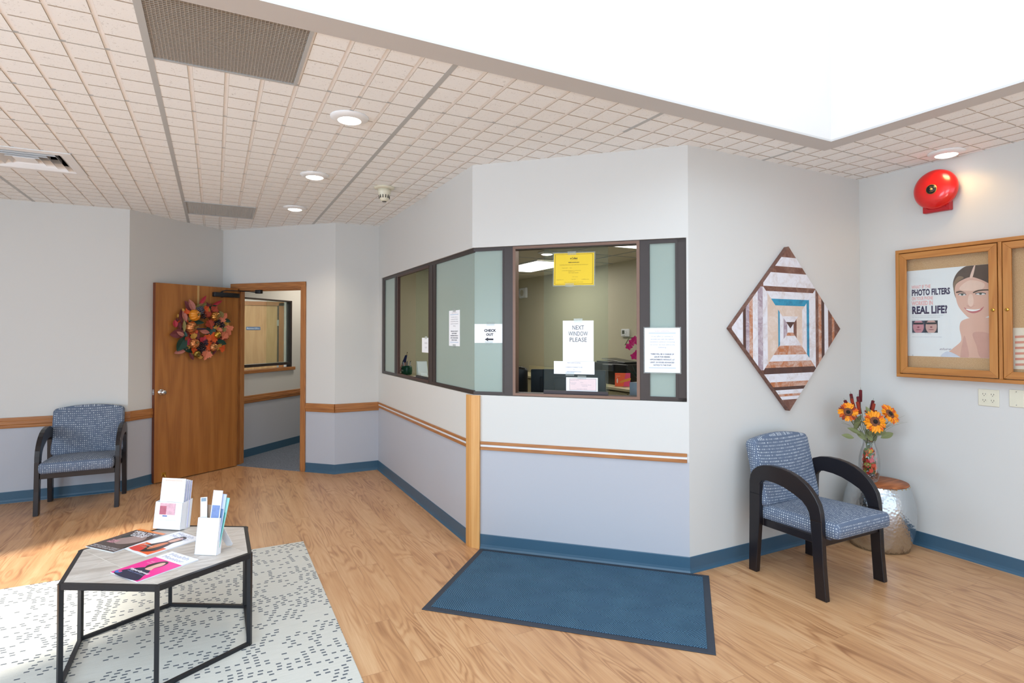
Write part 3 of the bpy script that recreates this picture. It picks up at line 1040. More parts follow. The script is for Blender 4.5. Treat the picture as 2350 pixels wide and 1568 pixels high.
# ------------------------------------------------------------------ ceiling grilles
grille_m = C('#b9b2a8', .5, .2, name='egg_crate_aluminium')
duct_m = C('#4f453e', .8, name='duct_liner', var=.35, scale=4)
def grille(vent, label):
    x0, x1, y0, y1 = vent
    e = empty('return_air_grille', label, 'ceiling grille', T(x0, y0, H), 'egg-crate return grilles')
    Lx, Ly = x1 - x0, y1 - y0
    mb = MB()
    rect_frame(mb, 0.002, Lx - .002, 0.002, Ly - .002, .014, .014, .014, .014, -.006, .02, tee_m)
    mb.build('frame', e)
    mb = MB()
    n = 42
    for i in range(1, n):
        x = .014 + (Lx - .028) * i / n
        mb.box(x - .0009, x + .0009, .014, Ly - .014, -.003, .007, grille_m)
        y = .014 + (Ly - .028) * i / n
        mb.box(.014, Lx - .014, y - .0009, y + .0009, -.0035, .0065, grille_m)
    mb.build('grid', e)
    mb = MB()
    rect_frame(mb, .002, Lx - .002, .002, Ly - .002, .008, .008, .008, .008, .02, .2, duct_m)
    mb.box(.002, Lx - .002, .002, Ly - .002, .2, .205, duct_m)
    mb.build('duct', e)
grille(VENTS[0], 'large square egg-crate grille beside the skylight edge')
grille(VENTS[1], 'egg-crate return grille in the ceiling near the door corner')
x0, x1, y0, y1 = VENTS[2]
e = empty('air_diffuser', 'white square stepped air diffuser in the tiled ceiling above the left chair', 'air diffuser', T((x0 + x1) / 2, (y0 + y1) / 2, H))
hw_ = (x1 - x0) / 2
def sq_ring(mb, r0, z0, r1, z1, m, th=.002):
    vs = []
    for r, z in ((r0, z0), (r1, z1), (r1, z1 + th), (r0, z0 + th)):
        vs += [(-r, -r, z), (r, -r, z), (r, r, z), (-r, r, z)]
    fs = []
    for j in range(4):
        a, b = j * 4, ((j + 1) % 4) * 4
        for k in range(4):
            k2 = (k + 1) % 4
            fs.append((a + k, a + k2, b + k2, b + k))
    mb.add(vs, fs, m)
mb = MB()
sq_ring(mb, hw_ - .002, -.006, hw_ - .06, -.008, white_paint, .008)
sq_ring(mb, hw_ - .06, -.008, hw_ - .10, .03, white_paint)
mb.build('frame', e)
for k, r in enumerate((.205, .150, .095)):
    mb = MB()
    sq_ring(mb, r, -.010, r - .035, .035, white_paint)
    sq_ring(mb, r - .035, .035, r - .037, .06, white_paint)
    mb.build('louver', e)
mb = MB()
mb.box(-.06, .06, -.06, .06, -.006, .0, white_paint)
mb.build('centre_plate', e)
mb = MB()
dkm = C('#3a3836', .8, name='duct_dark')
rect_frame(mb, -hw_ + .003, hw_ - .003, -hw_ + .003, hw_ - .003, .01, .01, .01, .01, .005, .25, dkm)
mb.box(-hw_ + .003, hw_ - .003, -hw_ + .003, hw_ - .003, .25, .255, dkm)
mb.build('duct', e)

# smoke detector
e = empty('smoke_detector', 'cream smoke detector cone on the tiled ceiling', 'smoke detector', T(1.24, 4.675, H - .002))
mb = MB()
mb.lathe([(.085, 0), (.086, -.008), (.074, -.014), (.05, -.018)][::1] + [(0, -.018)], cream_plastic, 36)
mb.build('base', e)
mb = MB()
mb.lathe([(.052, -.016), (.052, -.045), (.046, -.06), (.038, -.095), (.03, -.11), (.02, -.116), (0, -.117)], cream_plastic, 36)
mb.build('housing', e)
for k in range(12):
    a = 2 * math.pi * k / 12
    mb = MB()
    mb.box(-.003, .003, -.003, .003, -.092, -.066, black_plastic, M=Matrix.Rotation(a, 4, 'Z') @ T(.0425, 0, 0))
    mb.build('vent_slot', e)
mb = MB()
mb.lathe([(.018, -.115), (.018, -.12), (0, -.12)], C('#55514a', .5), 20)
mb.build('sensor_cap', e)

# ------------------------------------------------------------------ alarm bell
MR = MF(G, (0, -1))   # x = 2.719 - Y
red = C('#d81410', .28, name='red_enamel', var=.03, Coat_Weight=.4)
e = empty('alarm_bell', 'round red fire alarm bell mounted high on the wall', 'alarm bell', MR @ T(2.719 - 2.158, 2.532, 0))
mb = MB()
mb.lathe([(.128, .028), (.1375, .036), (.138, .05), (.128, .072), (.105, .088), (.07, .097), (.03, .1), (0, .1)], red, 56)
mb.build('gong', e)
mb = MB()
mb.lathe([(.034, .0985), (.034, .1015), (0, .1015)], C('#b8934a', .4, .5), 32, M=T(0, -.005, 0))
mb.lathe([(.031, .1015), (.031, .1025), (0, .1025)], black_plastic, 32, M=T(0, -.005, 0))
mb.lathe([(.009, .1025), (.009, .1035), (0, .1035)], C('#c7a96a', .4, .5), 16, M=T(0, -.005, 0))
mb.text('BELL', 0, .008, .1036, .009, C('#c7a96a', .4, .5))
mb.text('ALARM', 0, -.024, .1036, .007, C('#c7a96a', .4, .5))
mb.build('centre_badge', e)
mb = MB()
mb.box(-.085, .085, -.155, -.02, 0, .045, C('#b5101c', .4, name='dark_red_box'), .004)
mb.tube([(-.05, -.128, .05), (.06, -.128, .05)], .004, C('#b5101c', .4), 8)
mb.build('mounting_box', e)

# ------------------------------------------------------------------ display cabinet
CF = .058
e = empty('display_cabinet', 'oak notice cabinet with two glazed doors on the wall below the bell', 'display cabinet', MR @ T(2.719 - 2.422, 1.208, .001))
Wc, Hc = 1.262, .927
mb = MB()
mb.box(0, Wc, 0, .024, 0, CF, oak_light_x, .002)
mb.box(0, Wc, Hc - .024, Hc, 0, CF, oak_light_x, .002)
mb.box(0, .024, .024, Hc - .024, 0, CF, oak_light_z, .002)
mb.box(Wc - .024, Wc, .024, Hc - .024, 0, CF, oak_light_z, .002)
mb.box(.621, .641, .024, Hc - .024, 0, CF + .001, oak_light_z, .002)
mb.build('case', e)
t = NT('cork_linen_board')
nz = t.noise(t.obj(), 260, 2)
cork = t.pbr(t.ramp(nz, [(.3, '#bb9268'), (.7, '#d6b18a')]), .9, 0)
mb = MB()
mb.box(.02, Wc - .02, .02, Hc - .02, 0, .012, cork)
mb.build('backing_board', e)
for k, (a, b) in enumerate(((.029, .616), (.646, 1.233))):
    mb = MB()
    y0, y1, s_ = .030, Hc - .030, .045
    zA, zB = .046, CF + .004
    def mit(x0, y0_, x1, y1_, x2, y2, x3, y3, m):
        mb.prism([(x0, y0_), (x1, y1_), (x2, y2), (x3, y3)], zA, zB, m, bev=.002)
    mit(a, y0, b, y0, b - s_, y0 + s_, a + s_, y0 + s_, oak_light_x)
    mit(a + s_, y1 - s_, b - s_, y1 - s_, b, y1, a, y1, oak_light_x)
    mit(a, y0, a + s_, y0 + s_, a + s_, y1 - s_, a, y1, oak_light_z)
    mit(b - s_, y0 + s_, b, y0, b, y1, b - s_, y1 - s_, oak_light_z)
    dr = mb.build('cabinet_door', e)
    mb = MB()
    mb.box(a + s_ - .004, b - s_ + .004, y0 + s_ - .004, y1 - s_ + .004, .05, .053, glass)
    mb.build('glass_pane', dr)
    mb = MB()
    lx = b - .022 if k == 0 else a + .022
    mb.lathe([(.011, 0), (.010, .004), (.004, .005), (0, .005)], brass, 20, M=T(lx, .468, zB))
    mb.box(lx - .001, lx + .001, .464, .472, zB + .0045, zB + .0056, black_plastic)
    mb.build('lock', dr)
    mb = MB()
    hx = a - .003 if k == 0 else b + .001
    mb.box(hx, hx + .003, y0, y1, CF - .004, CF + .0005, brass)
    mb.build('piano_hinge', dr)

# poster inside the cabinet: local x = 2.370 - Y offset, y = z - 1.362
e = MR @ T(2.719 - 2.371, 1.362, .0135)
pw, ph = .535, .618
mb = MB()
mb.box(0, pw, 0, ph, 0, .0008, C('#e8e8ea', .35, name='poster_paper', var=.01))
z = .0012
def sub(pts, m, dz_=0.0, k=6):
    q = smooth_poly(pts, k) if k else pts
    q = [(min(pw - .0005, max(.0005, x)), min(ph - .0005, max(.0005, y))) for x, y in q]
    mb.poly(q, z + dz_, m)
# crop coordinates -> poster coordinates (perspective of the measured crop removed)
def pc(cx, cy):
    x = (cx - 145) / (1410 - 145)
    x = x * .5
    top = 155 + (40 - 155) * (cx - 145) / 1265
    bot = 1472 + (1500 - 1472) * (cx - 145) / 1265
    return (x, ph * (bot - cy) / (bot - top))
def pcs(l):
    return [pc(*p) for p in l]
skin = C('#dcb09f', .6, name='printed_skin', var=.05, scale=8)
skin2 = C('#cf9f92', .6, name='printed_skin_shade')
skin3 = C('#e8c6b6', .6, name='printed_skin_light')
hair = C('#5d4a40', .6, name='printed_hair', var=.25, scale=40)
hair2 = C('#8a715c', .6, name='printed_hair_light', var=.2, scale=40)
sub(pcs([(700, 1480), (800, 1420), (900, 1340), (1000, 1250), (1015, 1180), (990, 1040), (1010, 940), (1080, 895), (1200, 870), (1410, 870), (1560, 870), (1560, 1520), (1410, 1515), (1000, 1505)]), skin, 0)
sub(pcs([(1030, 1260), (1060, 1150), (1090, 1250), (1120, 1480), (1000, 1500)]), skin2, .0001)
sub(pcs([(1180, 1120), (1300, 1090), (1420, 1120), (1560, 1200), (1560, 1510), (1300, 1500), (1230, 1300)]), skin2, .0001)
sub(pcs([(700, 1475), (790, 1400), (900, 1430), (1000, 1500), (850, 1500)]), C('#cfd2e0', .6), .0002)
sub(pcs([(905, 420), (905, 300), (960, 180), (1060, 90), (1180, 45), (1300, 25), (1440, 20), (1560, 30), (1560, 800), (1420, 820), (1200, 820), (960, 600)]), hair, .0002)
sub(pcs([(905, 420), (915, 320), (980, 230), (1060, 250), (960, 330), (935, 440), (945, 560), (925, 520)]), hair2, .0003)
sub(pcs([(925, 440), (950, 350), (1030, 290), (1160, 240), (1280, 270), (1400, 330), (1520, 420), (1540, 600), (1480, 780), (1380, 860), (1280, 885), (1150, 880), (1080, 830), (980, 700), (940, 560)]), skin, .0004)
sub(pcs([(1000, 400), (1150, 290), (1350, 340), (1300, 440), (1050, 450)]), skin3, .0005)
sub(pcs([(1115, 640), (1135, 520), (1185, 520), (1200, 640), (1160, 700)]), skin3, .0005)
sub(pcs([(1150, 240), (1200, 90), (1230, 60), (1190, 240)]), skin3, .0005)
sub(pcs([(945, 470), (1010, 455), (1090, 490), (1020, 478), (955, 490)]), hair, .0006, 4)
sub(pcs([(1195, 475), (1270, 440), (1400, 432), (1500, 450), (1400, 450), (1280, 462), (1205, 490)]), hair, .0006, 4)
for ex0, ey0, wx in ((1035, 512, 62), (1300, 500, 78)):
    sub([pc(ex0 + wx * math.cos(R(a)), ey0 + 20 * math.sin(R(a))) for a in range(0, 360, 30)], C('#3e3a3a', .6), .0006, 0)
    sub([pc(ex0 + wx * .85 * math.cos(R(a)), ey0 + 5 + 13 * math.sin(R(a))) for a in range(0, 360, 30)], C('#e6e2e2', .6), .0007, 0)
    sub([pc(ex0 + 20 * math.cos(R(a)), ey0 + 16 * math.sin(R(a))) for a in range(0, 360, 30)], C('#4d5a52', .6), .0008, 0)
sub(pcs([(1095, 690), (1120, 680), (1160, 712), (1200, 685), (1225, 680), (1190, 700), (1160, 720), (1120, 705)]), skin2, .0006, 4)
sub(pcs([(1060, 712), (1110, 735), (1200, 745), (1290, 735), (1345, 700), (1300, 765), (1220, 800), (1150, 795), (1100, 765)]), C('#c06e70', .5), .0006, 5)
sub(pcs([(1085, 735), (1150, 742), (1230, 745), (1300, 735), (1250, 762), (1180, 772), (1120, 760)]), C('#f3f1f0', .4), .0007, 5)
pk = C('#eab4b2', .6, name='pink_print')
nv = C('#37294c', .6, name='navy_print')
def ptxt(s, x, y, size, m, fit, bold=.0):
    mb.text(s, x, y, z + .0003, size, m, align='LEFT', bold=bold, fit=fit)
ptxt('WHAT IF THE', .036, .486, .034, pk, .125, .0012)
ptxt('PHOTO FILTERS', .036, .437, .060, nv, .243, .0024)
ptxt('ON YOUR PHONE', .036, .404, .033, pk, .138, .0012)
ptxt('WORKED IN', .036, .366, .042, pk, .138, .0016)
ptxt('REAL LIFE?', .036, .306, .073, nv, .225, .003)
ptxt('Exfoliation and treatment for a smoother and more even look', .036, .288, .007, ink_grey, .2)
ptxt('helps reduce the appearance of redness and lines for all skin', .036, .276, .007, ink_grey, .18)
ptxt('ask your clinic', .036, .262, .007, ink_grey, .045)
for k, (cxx, tone, bg) in enumerate(((.036, '#c48a92', '#3d4456'), (.119, '#c79f97', '#2f3038'))):
    mb.poly([(cxx, .168), (cxx + .083, .168), (cxx + .083, .255), (cxx, .255)], z, C(bg, .6))
    mb.poly([(min(cxx + .081, max(cxx + .002, x)), min(.254, max(.169, y))) for x, y in ell(cxx + .042, .212, .036, .05, 24)], z + .0002, C(tone, .6))
    mb.poly([(cxx + .010, .228), (cxx + .074, .228), (cxx + .074, .241), (cxx + .010, .241)], z + .0004, C('#22262c', .6))
    mb.poly(ell(cxx + .042, .208, .008, .006, 12), z + .0004, C('#8a4f58', .6))
    mb.poly(ell(cxx + .042, .190, .018, .003, 14), z + .0004, C('#8f5560', .6))
ptxt('before', .036, .160, .006, ink, .014)
ptxt('after treatment', .119, .160, .006, ink, .04)
ptxt('Results may vary from one person to the next, see package', .036, .137, .006, ink_grey, .19)
mb.text('elure', .245, .048, z + .001, .022, C('#9a8a9a', .5), shear=.4, fit=.07)
for xx, yy in ((.006, .606), (.006, .006), (.04, .006)):
    mb.ball((xx, yy, .004), .004, C('#c8ccd2', .3, .5), sub=1)
mb.build('poster', None, e, **tagm('skin care poster with a smiling woman pinned inside the oak cabinet', 'poster'))
# second sheet in the right-hand bay
mb = MB()
mb.box(0, .40, 0, .26, 0, .0008, C('#e9dccb', .6))
for k in range(6):
    mb.poly([(.01, .02 + k * .035), (.3, .04 + k * .035), (.3, .05 + k * .035), (.01, .035 + k * .035)], .0012, C('#d9937f', .6))
mb.build('poster', None, MR @ T(2.719 - 1.745, 1.30, .0135), **tagm('striped coral and cream sheet at the foot of the second cabinet door', 'poster'))

# wall plates
def plate(label, yc, zc_, w_, quad):
    e = empty('outlet_plate' if quad else 'blank_plate', label, 'wall plate', MR @ T(2.719 - yc, zc_, 0))
    mb = MB()
    mb.box(-w_ / 2, w_ / 2, -.055, .055, 0, .006, cream_plastic, .002)
    mb.build('cover', e)
    if quad:
        for sx_ in (-.023, .023):
            for sy_ in (-.02, .02):
                mb = MB()
                mb.prism(ell(sx_, sy_, .017, .0155, 24), .005, .0075, cream_plastic)
                mb.box(sx_ - .008, sx_ - .0055, sy_ - .001, sy_ + .008, .0075, .0078, black_plastic)
                mb.box(sx_ + .0055, sx_ + .008, sy_ - .001, sy_ + .008, .0075, .0078, black_plastic)
                mb.prism(ell(sx_, sy_ - .007, .0025, .0025, 10), .0075, .0078, black_plastic)
                mb.build('receptacle', e)
    else:
        for sy_ in (-.042, .042):
            mb = MB()
            mb.prism(ell(0, sy_, .0028, .0028, 10), .006, .0068, chrome)
            mb.build('screw', e)
plate('cream quad outlet plate on the wall under the oak cabinet', 1.882, 1.103, .114, True)
plate('cream blank wall plate beside the quad outlet', 1.735, 1.113, .075, False)

# ------------------------------------------------------------------ diamond painting
def pm(name, h, amt=.35, c2='#d8d0ce'):
    t = NT(name)
    a = t.noise(t.obj((1, 1, 1)), 11, 5, .75, 1.0)
    f = t.math('MULTIPLY_ADD', a, 5, -2.5 + amt, clamp=True)
    b = t.noise(t.obj(), 60, 3, .7)
    return t.pbr(t.mix(f, h, t.mix(b, c2, h)), .5, 0, t.bump(b, .4, .002))
P_ = dict(w=pm('paint_white', '#dcdce2', .2, '#b9a79f'), b=pm('paint_umber', '#6b4538', .3, '#9c7a6c'), t=pm('paint_tan', '#cfb9a8', .2, '#e2d8d2'),
          o=pm('paint_sienna', '#b06c42', .45, '#d8cfc8'), u=pm('paint_turquoise', '#2f8fb0', .25, '#24506e'), g=pm('paint_greyviolet', '#9a8791', .4, '#dcd8de'),
          d=pm('paint_dark', '#4a302a', .2, '#6b4538'))
MP = MF(F, (1, 0)) @ T(3.612 - F[0], 1.560, 0)
HD = .583
e = empty('diamond_painting', 'diamond-shaped abstract canvas in brown, white and turquoise on the wall', 'painting', MP)
mb = MB()
dm = [(HD, 0), (0, HD), (-HD, 0), (0, -HD)]
mb.prism(dm, .002, .038, P_['b'])
mb.build('canvas_block', e)
mb = MB()
cxo, cyo = .010, .0
a_, b_ = .288, .288
top = [(0, .16, 'd'), (.16, .3, 'w'), (.3, .45, 't'), (.45, .56, 't'), (.56, .72, 'u'), (.72, .9, 'w'), (.9, 1.02, 'b'), (1.02, 1.3, 'w'), (1.3, 1.36, 'w'), (1.36, 1.52, 'b'), (1.52, 1.75, 'w'), (1.75, 2.1, 'b')]
bot = [(0, .1, 'w'), (.1, .18, 'o'), (.18, .42, 'w'), (.42, .64, 'o'), (.64, .8, 'w'), (.8, .95, 'o'), (.95, 1.1, 'd'), (1.1, 1.3, 'w'), (1.3, 1.42, 'o'), (1.42, 1.5, 'd'), (1.5, 1.6, 'w'), (1.6, 1.66, 'o'), (1.66, 1.74, 'w'), (1.74, 2.1, 'b')]
lef = [(0, .12, 'w'), (.12, .26, 'g'), (.26, .4, 'w'), (.4, .46, 'u'), (.46, .7, 't'), (.7, .85, 't'), (.85, 1.02, 'w'), (1.02, 1.2, 'g'), (1.2, 1.38, 'w'), (1.38, 1.5, 'o'), (1.5, 1.62, 'g'), (1.62, 1.72, 'd'), (1.72, 2.1, 'w')]
rig = [(0, .12, 'w'), (.12, .24, 'b'), (.24, .46, 't'), (.46, .64, 'w'), (.64, .74, 'u'), (.74, 1.0, 'w'), (1.0, 1.12, 'b'), (1.12, 1.24, 'o'), (1.24, 1.36, 'd'), (1.36, 1.52, 'w'), (1.52, 1.68, 'b'), (1.68, 1.78, 'o'), (1.78, 2.1, 'b')]
S_ = HD / a_
def clipd(pts):
    # clip polygon to the diamond |x|+|y| <= HD-.002
    L = HD - .001
    for sx_, sy_ in ((1, 1), (1, -1), (-1, 1), (-1, -1)):
        o = []
        for i in range(len(pts)):
            p, q = pts[i], pts[(i + 1) % len(pts)]
            fp, fq = L - sx_ * p[0] - sy_ * p[1], L - sx_ * q[0] - sy_ * q[1]
            if fp >= 0:
                o.append(p)
            if fp * fq < 0:
                t_ = fp / (fp - fq)
                o.append((p[0] + (q[0] - p[0]) * t_, p[1] + (q[1] - p[1]) * t_))
        pts = o
        if len(pts) < 3:
            return []
    return pts
for bands, dirn in ((top, 0), (bot, 1), (lef, 2), (rig, 3)):
    for t0, t1, c_ in bands:
        w0, w1 = min(t0, 1), min(t1, 1)
        if t0 >= 1:
            w0 = w1 = 1
            q = [(-1.0, t0), (1.0, t0), (1.0, t1), (-1.0, t1)]
        elif t1 > 1:
            q = [(-t0, t0), (t0, t0), (1, 1), (1, t1), (-1, t1), (-1, 1)]
        else:
            q = [(-t0, t0), (t0, t0), (t1, t1), (-t1, t1)]
        pts = []
        for k, (x, y) in enumerate(q):
            x, y = x * .288, y * .288
            if dirn == 0:
                p = (x * .97, y)
            elif dirn == 1:
                p = (-x * .97, -y)
            elif dirn == 2:
                p = (-y * .97, x)
            else:
                p = (y * .97, -x)
            pts.append((p[0] + .012, p[1]))
        if t0 == 0:
            pts = [pts[0]] + pts[2:]
        pts = clipd(pts)
        if len(pts) >= 3:
            mb.poly(pts, .0388, P_[c_])
mb.build('painted_face', e)

# ------------------------------------------------------------------ chairs
def pillow(mb, w_, h_, t_, arch, mat, M, N=32, pw_=8, bulge=.0, side=.0):
    """front (+z) and back surfaces, x across, y up"""
    vs, fs = [], []
    for s_ in (1, -1):
        for j in range(N + 1):
            for i in range(N + 1):
                a = -1 + 2 * i / N
                b = -1 + 2 * j / N
                a = math.copysign(1 - (1 - abs(a)) ** 1.6, a)
                b = math.copysign(1 - (1 - abs(b)) ** 1.6, b)
                e_ = max(0, 1 - abs(a) ** pw_) ** (1 / 3) * max(0, 1 - abs(b) ** pw_) ** (1 / 3)
                x = a * w_ / 2
                y = b * h_ / 2 + (arch * (1 - a * a) if b > 0 else 0) * max(0, b) ** 2
                zz = s_ * (t_ / 2 * e_) + (bulge * (1 - a * a) * (1 - b * b) if s_ > 0 else 0)
                # round the corners a little in plan
                r = .03
                if abs(x) > w_ / 2 - r and abs(b * h_ / 2) > h_ / 2 - r:
                    dx, dy = abs(x) - (w_ / 2 - r), abs(b * h_ / 2) - (h_ / 2 - r)
                    L = math.hypot(dx, dy)
                    mx = max(dx, dy)
                    if L > 1e-6:
                        k = mx / L
                        x = math.copysign(w_ / 2 - r + dx * k, x)
                        y -= math.copysign(dy * (1 - k), b)
                vs.append((x, y, zz))
    n = (N + 1) ** 2
    for k in range(2):
        for j in range(N):
            for i in range(N):
                q = [k * n + j * (N + 1) + i, k * n + j * (N + 1) + i + 1, k * n + (j + 1) * (N + 1) + i + 1, k * n + (j + 1) * (N + 1) + i]
                fs.append(q if k == 0 else q[::-1])
    mb.add(vs, fs, mat, True, M)
# profile polygons (y back, z up), mirrored for both sides
P_FRONT = [(-.263, 0), (-.197, 0), (-.176, .326), (-.166, .44), (-.238, .444), (-.247, .2)]
P_REAR = [(.208, 0), (.265, 0), (.259, .355), (.258, .50), (.181, .50), (.183, .322)]
P_ARM = [(-.238, .444), (-.166, .44), (-.160, .475), (-.143, .508), (-.114, .536), (-.06, .562), (.002, .585), (.06, .596), (.126, .600), (.160, .592), (.178, .568), (.181, .50),
         (.258, .50), (.257, .57), (.250, .612), (.232, .645), (.2, .673), (.157, .69), (.10, .699), (.03, .698), (-.03, .688), (-.086, .670), (-.135, .642), (-.17, .612), (-.2, .575), (-.223, .535), (-.234, .49)]
MYZ = lambda x: Matrix(((0, 0, 1, x), (1, 0, 0, 0), (0, 1, 0, 0), (0, 0, 0, 1)))
def make_chair(label, loc, group):
    e = empty('guest_chair', label, 'chair', T(*loc), group)
    for sx_ in (-1, 1):
        xo = sx_ * .28 - .018
        for nm, poly in (('leg', P_FRONT), ('leg', P_REAR), ('armrest', P_ARM)):
            mb = MB()
            mb.prism(poly, 0, .036, espresso, bev=.004, M=MYZ(xo))
            mb.build(nm, e)
    mb = MB()
    mb.box(-.262, .262, -.232, -.21, .298, .345, espresso, .003)
    mb.box(-.262, .262, .18, .2, .298, .345, espresso, .003)
    mb.box(-.262, -.24, -.21, .18, .298, .345, espresso, .003)
    mb.box(.24, .262, -.21, .18, .298, .345, espresso, .003)
    mb.build('seat_rail', e)
    mb = MB()
    pillow(mb, .522, .535, .09, 0, fabric, T(0, -.045, .388) @ Matrix.Rotation(R(-2), 4, 'X'), pw_=30, bulge=.02)
    mb.box(-.25, .25, -.26, .2, .342, .352, fabric_dark)
    mb.build('seat', e)
    mb = MB()
    ang = R(13)
    Mb = T(0, .235, .62) @ Matrix.Rotation(R(90) - ang * 1.0, 4, 'X')
    # local x across, y up the back, z toward the sitter (-y world)
    pillow(mb, .548, .42, .085, .035, fabric, Mb, pw_=26, bulge=.012)
    mb.build('backrest', e)
    for sx_ in (-1, 1):
        mb = MB()
        mb.box(sx_ * .2 - .012, sx_ * .2 + .012, .195, .215, .31, .5, espresso)
        mb.build('back_bracket', e)
    for sx_ in (-1, 1):
        for yy in (-.23, .237):
            mb = MB()
            mb.lathe([(.012, -.0005), (.012, .003), (0, .003)], C('#8c8c8c', .4, .6), 12, M=T(sx_ * .28, yy, -.0005))
            mb.build('foot_glide', e)
    return e
make_chair('blue dash-patterned armchair with black wood arms below the diamond painting', (3.375, 2.325, .0008), 'waiting room armchairs')
make_chair('blue dash-patterned armchair with black wood arms against the wall beside the open door', (-1.035, 6.33, .0008), 'waiting room armchairs')

# ------------------------------------------------------------------ drum stool and flowers
t = NT('hammered_aluminium')
vo = t.n('TexVoronoi', {'Vector': t.obj(), 'Scale': 62.0}, feature='SMOOTH_F1').outputs[0]
hammered = t.pbr('#c3c8cc', .2, 1, t.bump(vo, .35, .006))
SX, SY, SH = 4.255, 2.445, .46
e = empty('drum_table', 'hammered silver drum table with brown wooden top in the corner', 'side table', T(SX, SY, 0))
mb = MB()
prof = [(.17, .0), (.186, .002), (.198, .05), (.215, .12), (.226, .2), (.228, .25), (.222, .32), (.206, .39), (.190, .435), (.184, .448), (.18, .45)]
mb.lathe([(0, .0)] + prof + [(0, .45)], hammered, 72)
mb.build('drum_body', e)
mb = MB()
mb.lathe([(0, .449), (.183, .449), (.186, .453), (.183, SH), (0, SH)], wood('brown_tabletop', [(.2, '#8a4a20'), (.5, '#a86033'), (.8, '#b8713f')], 'x', 14, 5, .6, .5), 56)
mb.build('tabletop', e)
for k in range(28):
    a = 2 * math.pi * k / 28
    mb = MB()
    mb.ball((.186 * math.cos(a), .186 * math.sin(a), .444), .004, brass, sub=1)
    mb.build('stud', e)

VX, VY, VZ = 4.195, 2.475, SH + .0005
e = empty('glass_vase', 'clear glass vase of sunflowers on the drum table', 'vase', T(VX, VY, VZ))
mb = MB()
outp = [(0, .0), (.042, .0), (.052, .004), (.066, .06), (.069, .11), (.066, .17), (.055, .22), (.043, .255), (.038, .28), (.040, .295)]
inp = [(.037, .295), (.035, .28), (.040, .255), (.052, .22), (.063, .17), (.066, .11), (.063, .06), (.049, .012), (0, .012)]
mb.lathe(outp + inp, vase_glass, 48)
mb.build('vase_body', e)
mb = MB()
r2 = random.Random(3)
for k in range(150):
    a = r2.random() * 6.28
    r = .045 * math.sqrt(r2.random())
    mb.ball((VX + r * math.cos(a), VY + r * math.sin(a), VZ + .018 + r2.random() * .035), .005 + r2.random() * .003, r2.choice([C('#c9cdd0', .1, .6), C('#8b8f94', .15, .5), C('#5b5550', .2, .4)]), sub=1)
mb.build('glass_pebbles', **tagm('silver glass pebbles in the bottom of the flower vase', 'pebbles', kind='stuff'))
def maple(s_):
    base = [(0, -.7), (.07, -.36), (.48, -.5), (.46, -.26), (.62, -.2), (.92, .02), (.72, .16), (.78, .42), (.52, .40), (.42, .60), (.26, .56), (.22, .82), (0, 1.05), (-.22, .82), (-.26, .56), (-.42, .60), (-.52, .40), (-.78, .42), (-.72, .16), (-.92, .02), (-.62, -.2), (-.46, -.26), (-.48, -.5), (-.07, -.36)]
    return [(x * s_, y * s_) for x, y in base]
def oval(s_, w_=.5):
    return [(math.sin(math.pi * t_) ** .9 * w_ * s_ * sd, (t_ * 2 - 1) * s_) for sd, rng in ((1, range(0, 9)), (-1, range(8, 0, -1))) for t_ in [k / 8 for k in rng]]
def leafm(mb, poly, mat, M, fold=.25, th=.0006):
    """leaf blade folded along its midrib"""
    n = len(poly)
    vs = [(x, y, fold * abs(x) - .3 * y * y / max(.01, abs(poly[0][1]) + .01) * .1) for x, y in poly]
    vs += [(0, y * .0, -.001) for x, y in poly[:1]]
    fs = [(i, (i + 1) % n, n) for i in range(n)]
    top_ = [(x, y, z + th) for x, y, z in vs]
    m_ = n + 1
    mb.add(vs + top_, [f[::-1] for f in fs] + [tuple(i + m_ for i in f) for f in fs] + [(i, (i + 1) % n, m_ + (i + 1) % n, m_ + i) for i in range(n)], mat, False, M)
mb = MB()
cols = ['#c81f14', '#e0571a', '#e89a26', '#4f6b2a', '#8a9a3a', '#b3251c', '#3f5a2a', '#d93a1a']
for k in range(120):
    a = r2.random() * 6.28
    hh = .055 + .17 * r2.random()
    rr = .052 if hh < .17 else .04
    r = rr * (.55 + .4 * r2.random())
    M = T(VX + r * math.cos(a), VY + r * math.sin(a), VZ + hh) @ Matrix.Rotation(a, 4, 'Z') @ Matrix.Rotation(R(90), 4, 'Y') @ Matrix.Rotation(r2.random() * 6, 4, 'Z') @ Matrix.Rotation(R(r2.uniform(-25, 25)), 4, 'X')
    leafm(mb, maple(.017 + .008 * r2.random()), C(cols[k % 8], .6), M, .15)
mb.build('silk_leaves', **tagm('red, orange and green silk leaves packed inside the flower vase', 'leaves', kind='stuff'))

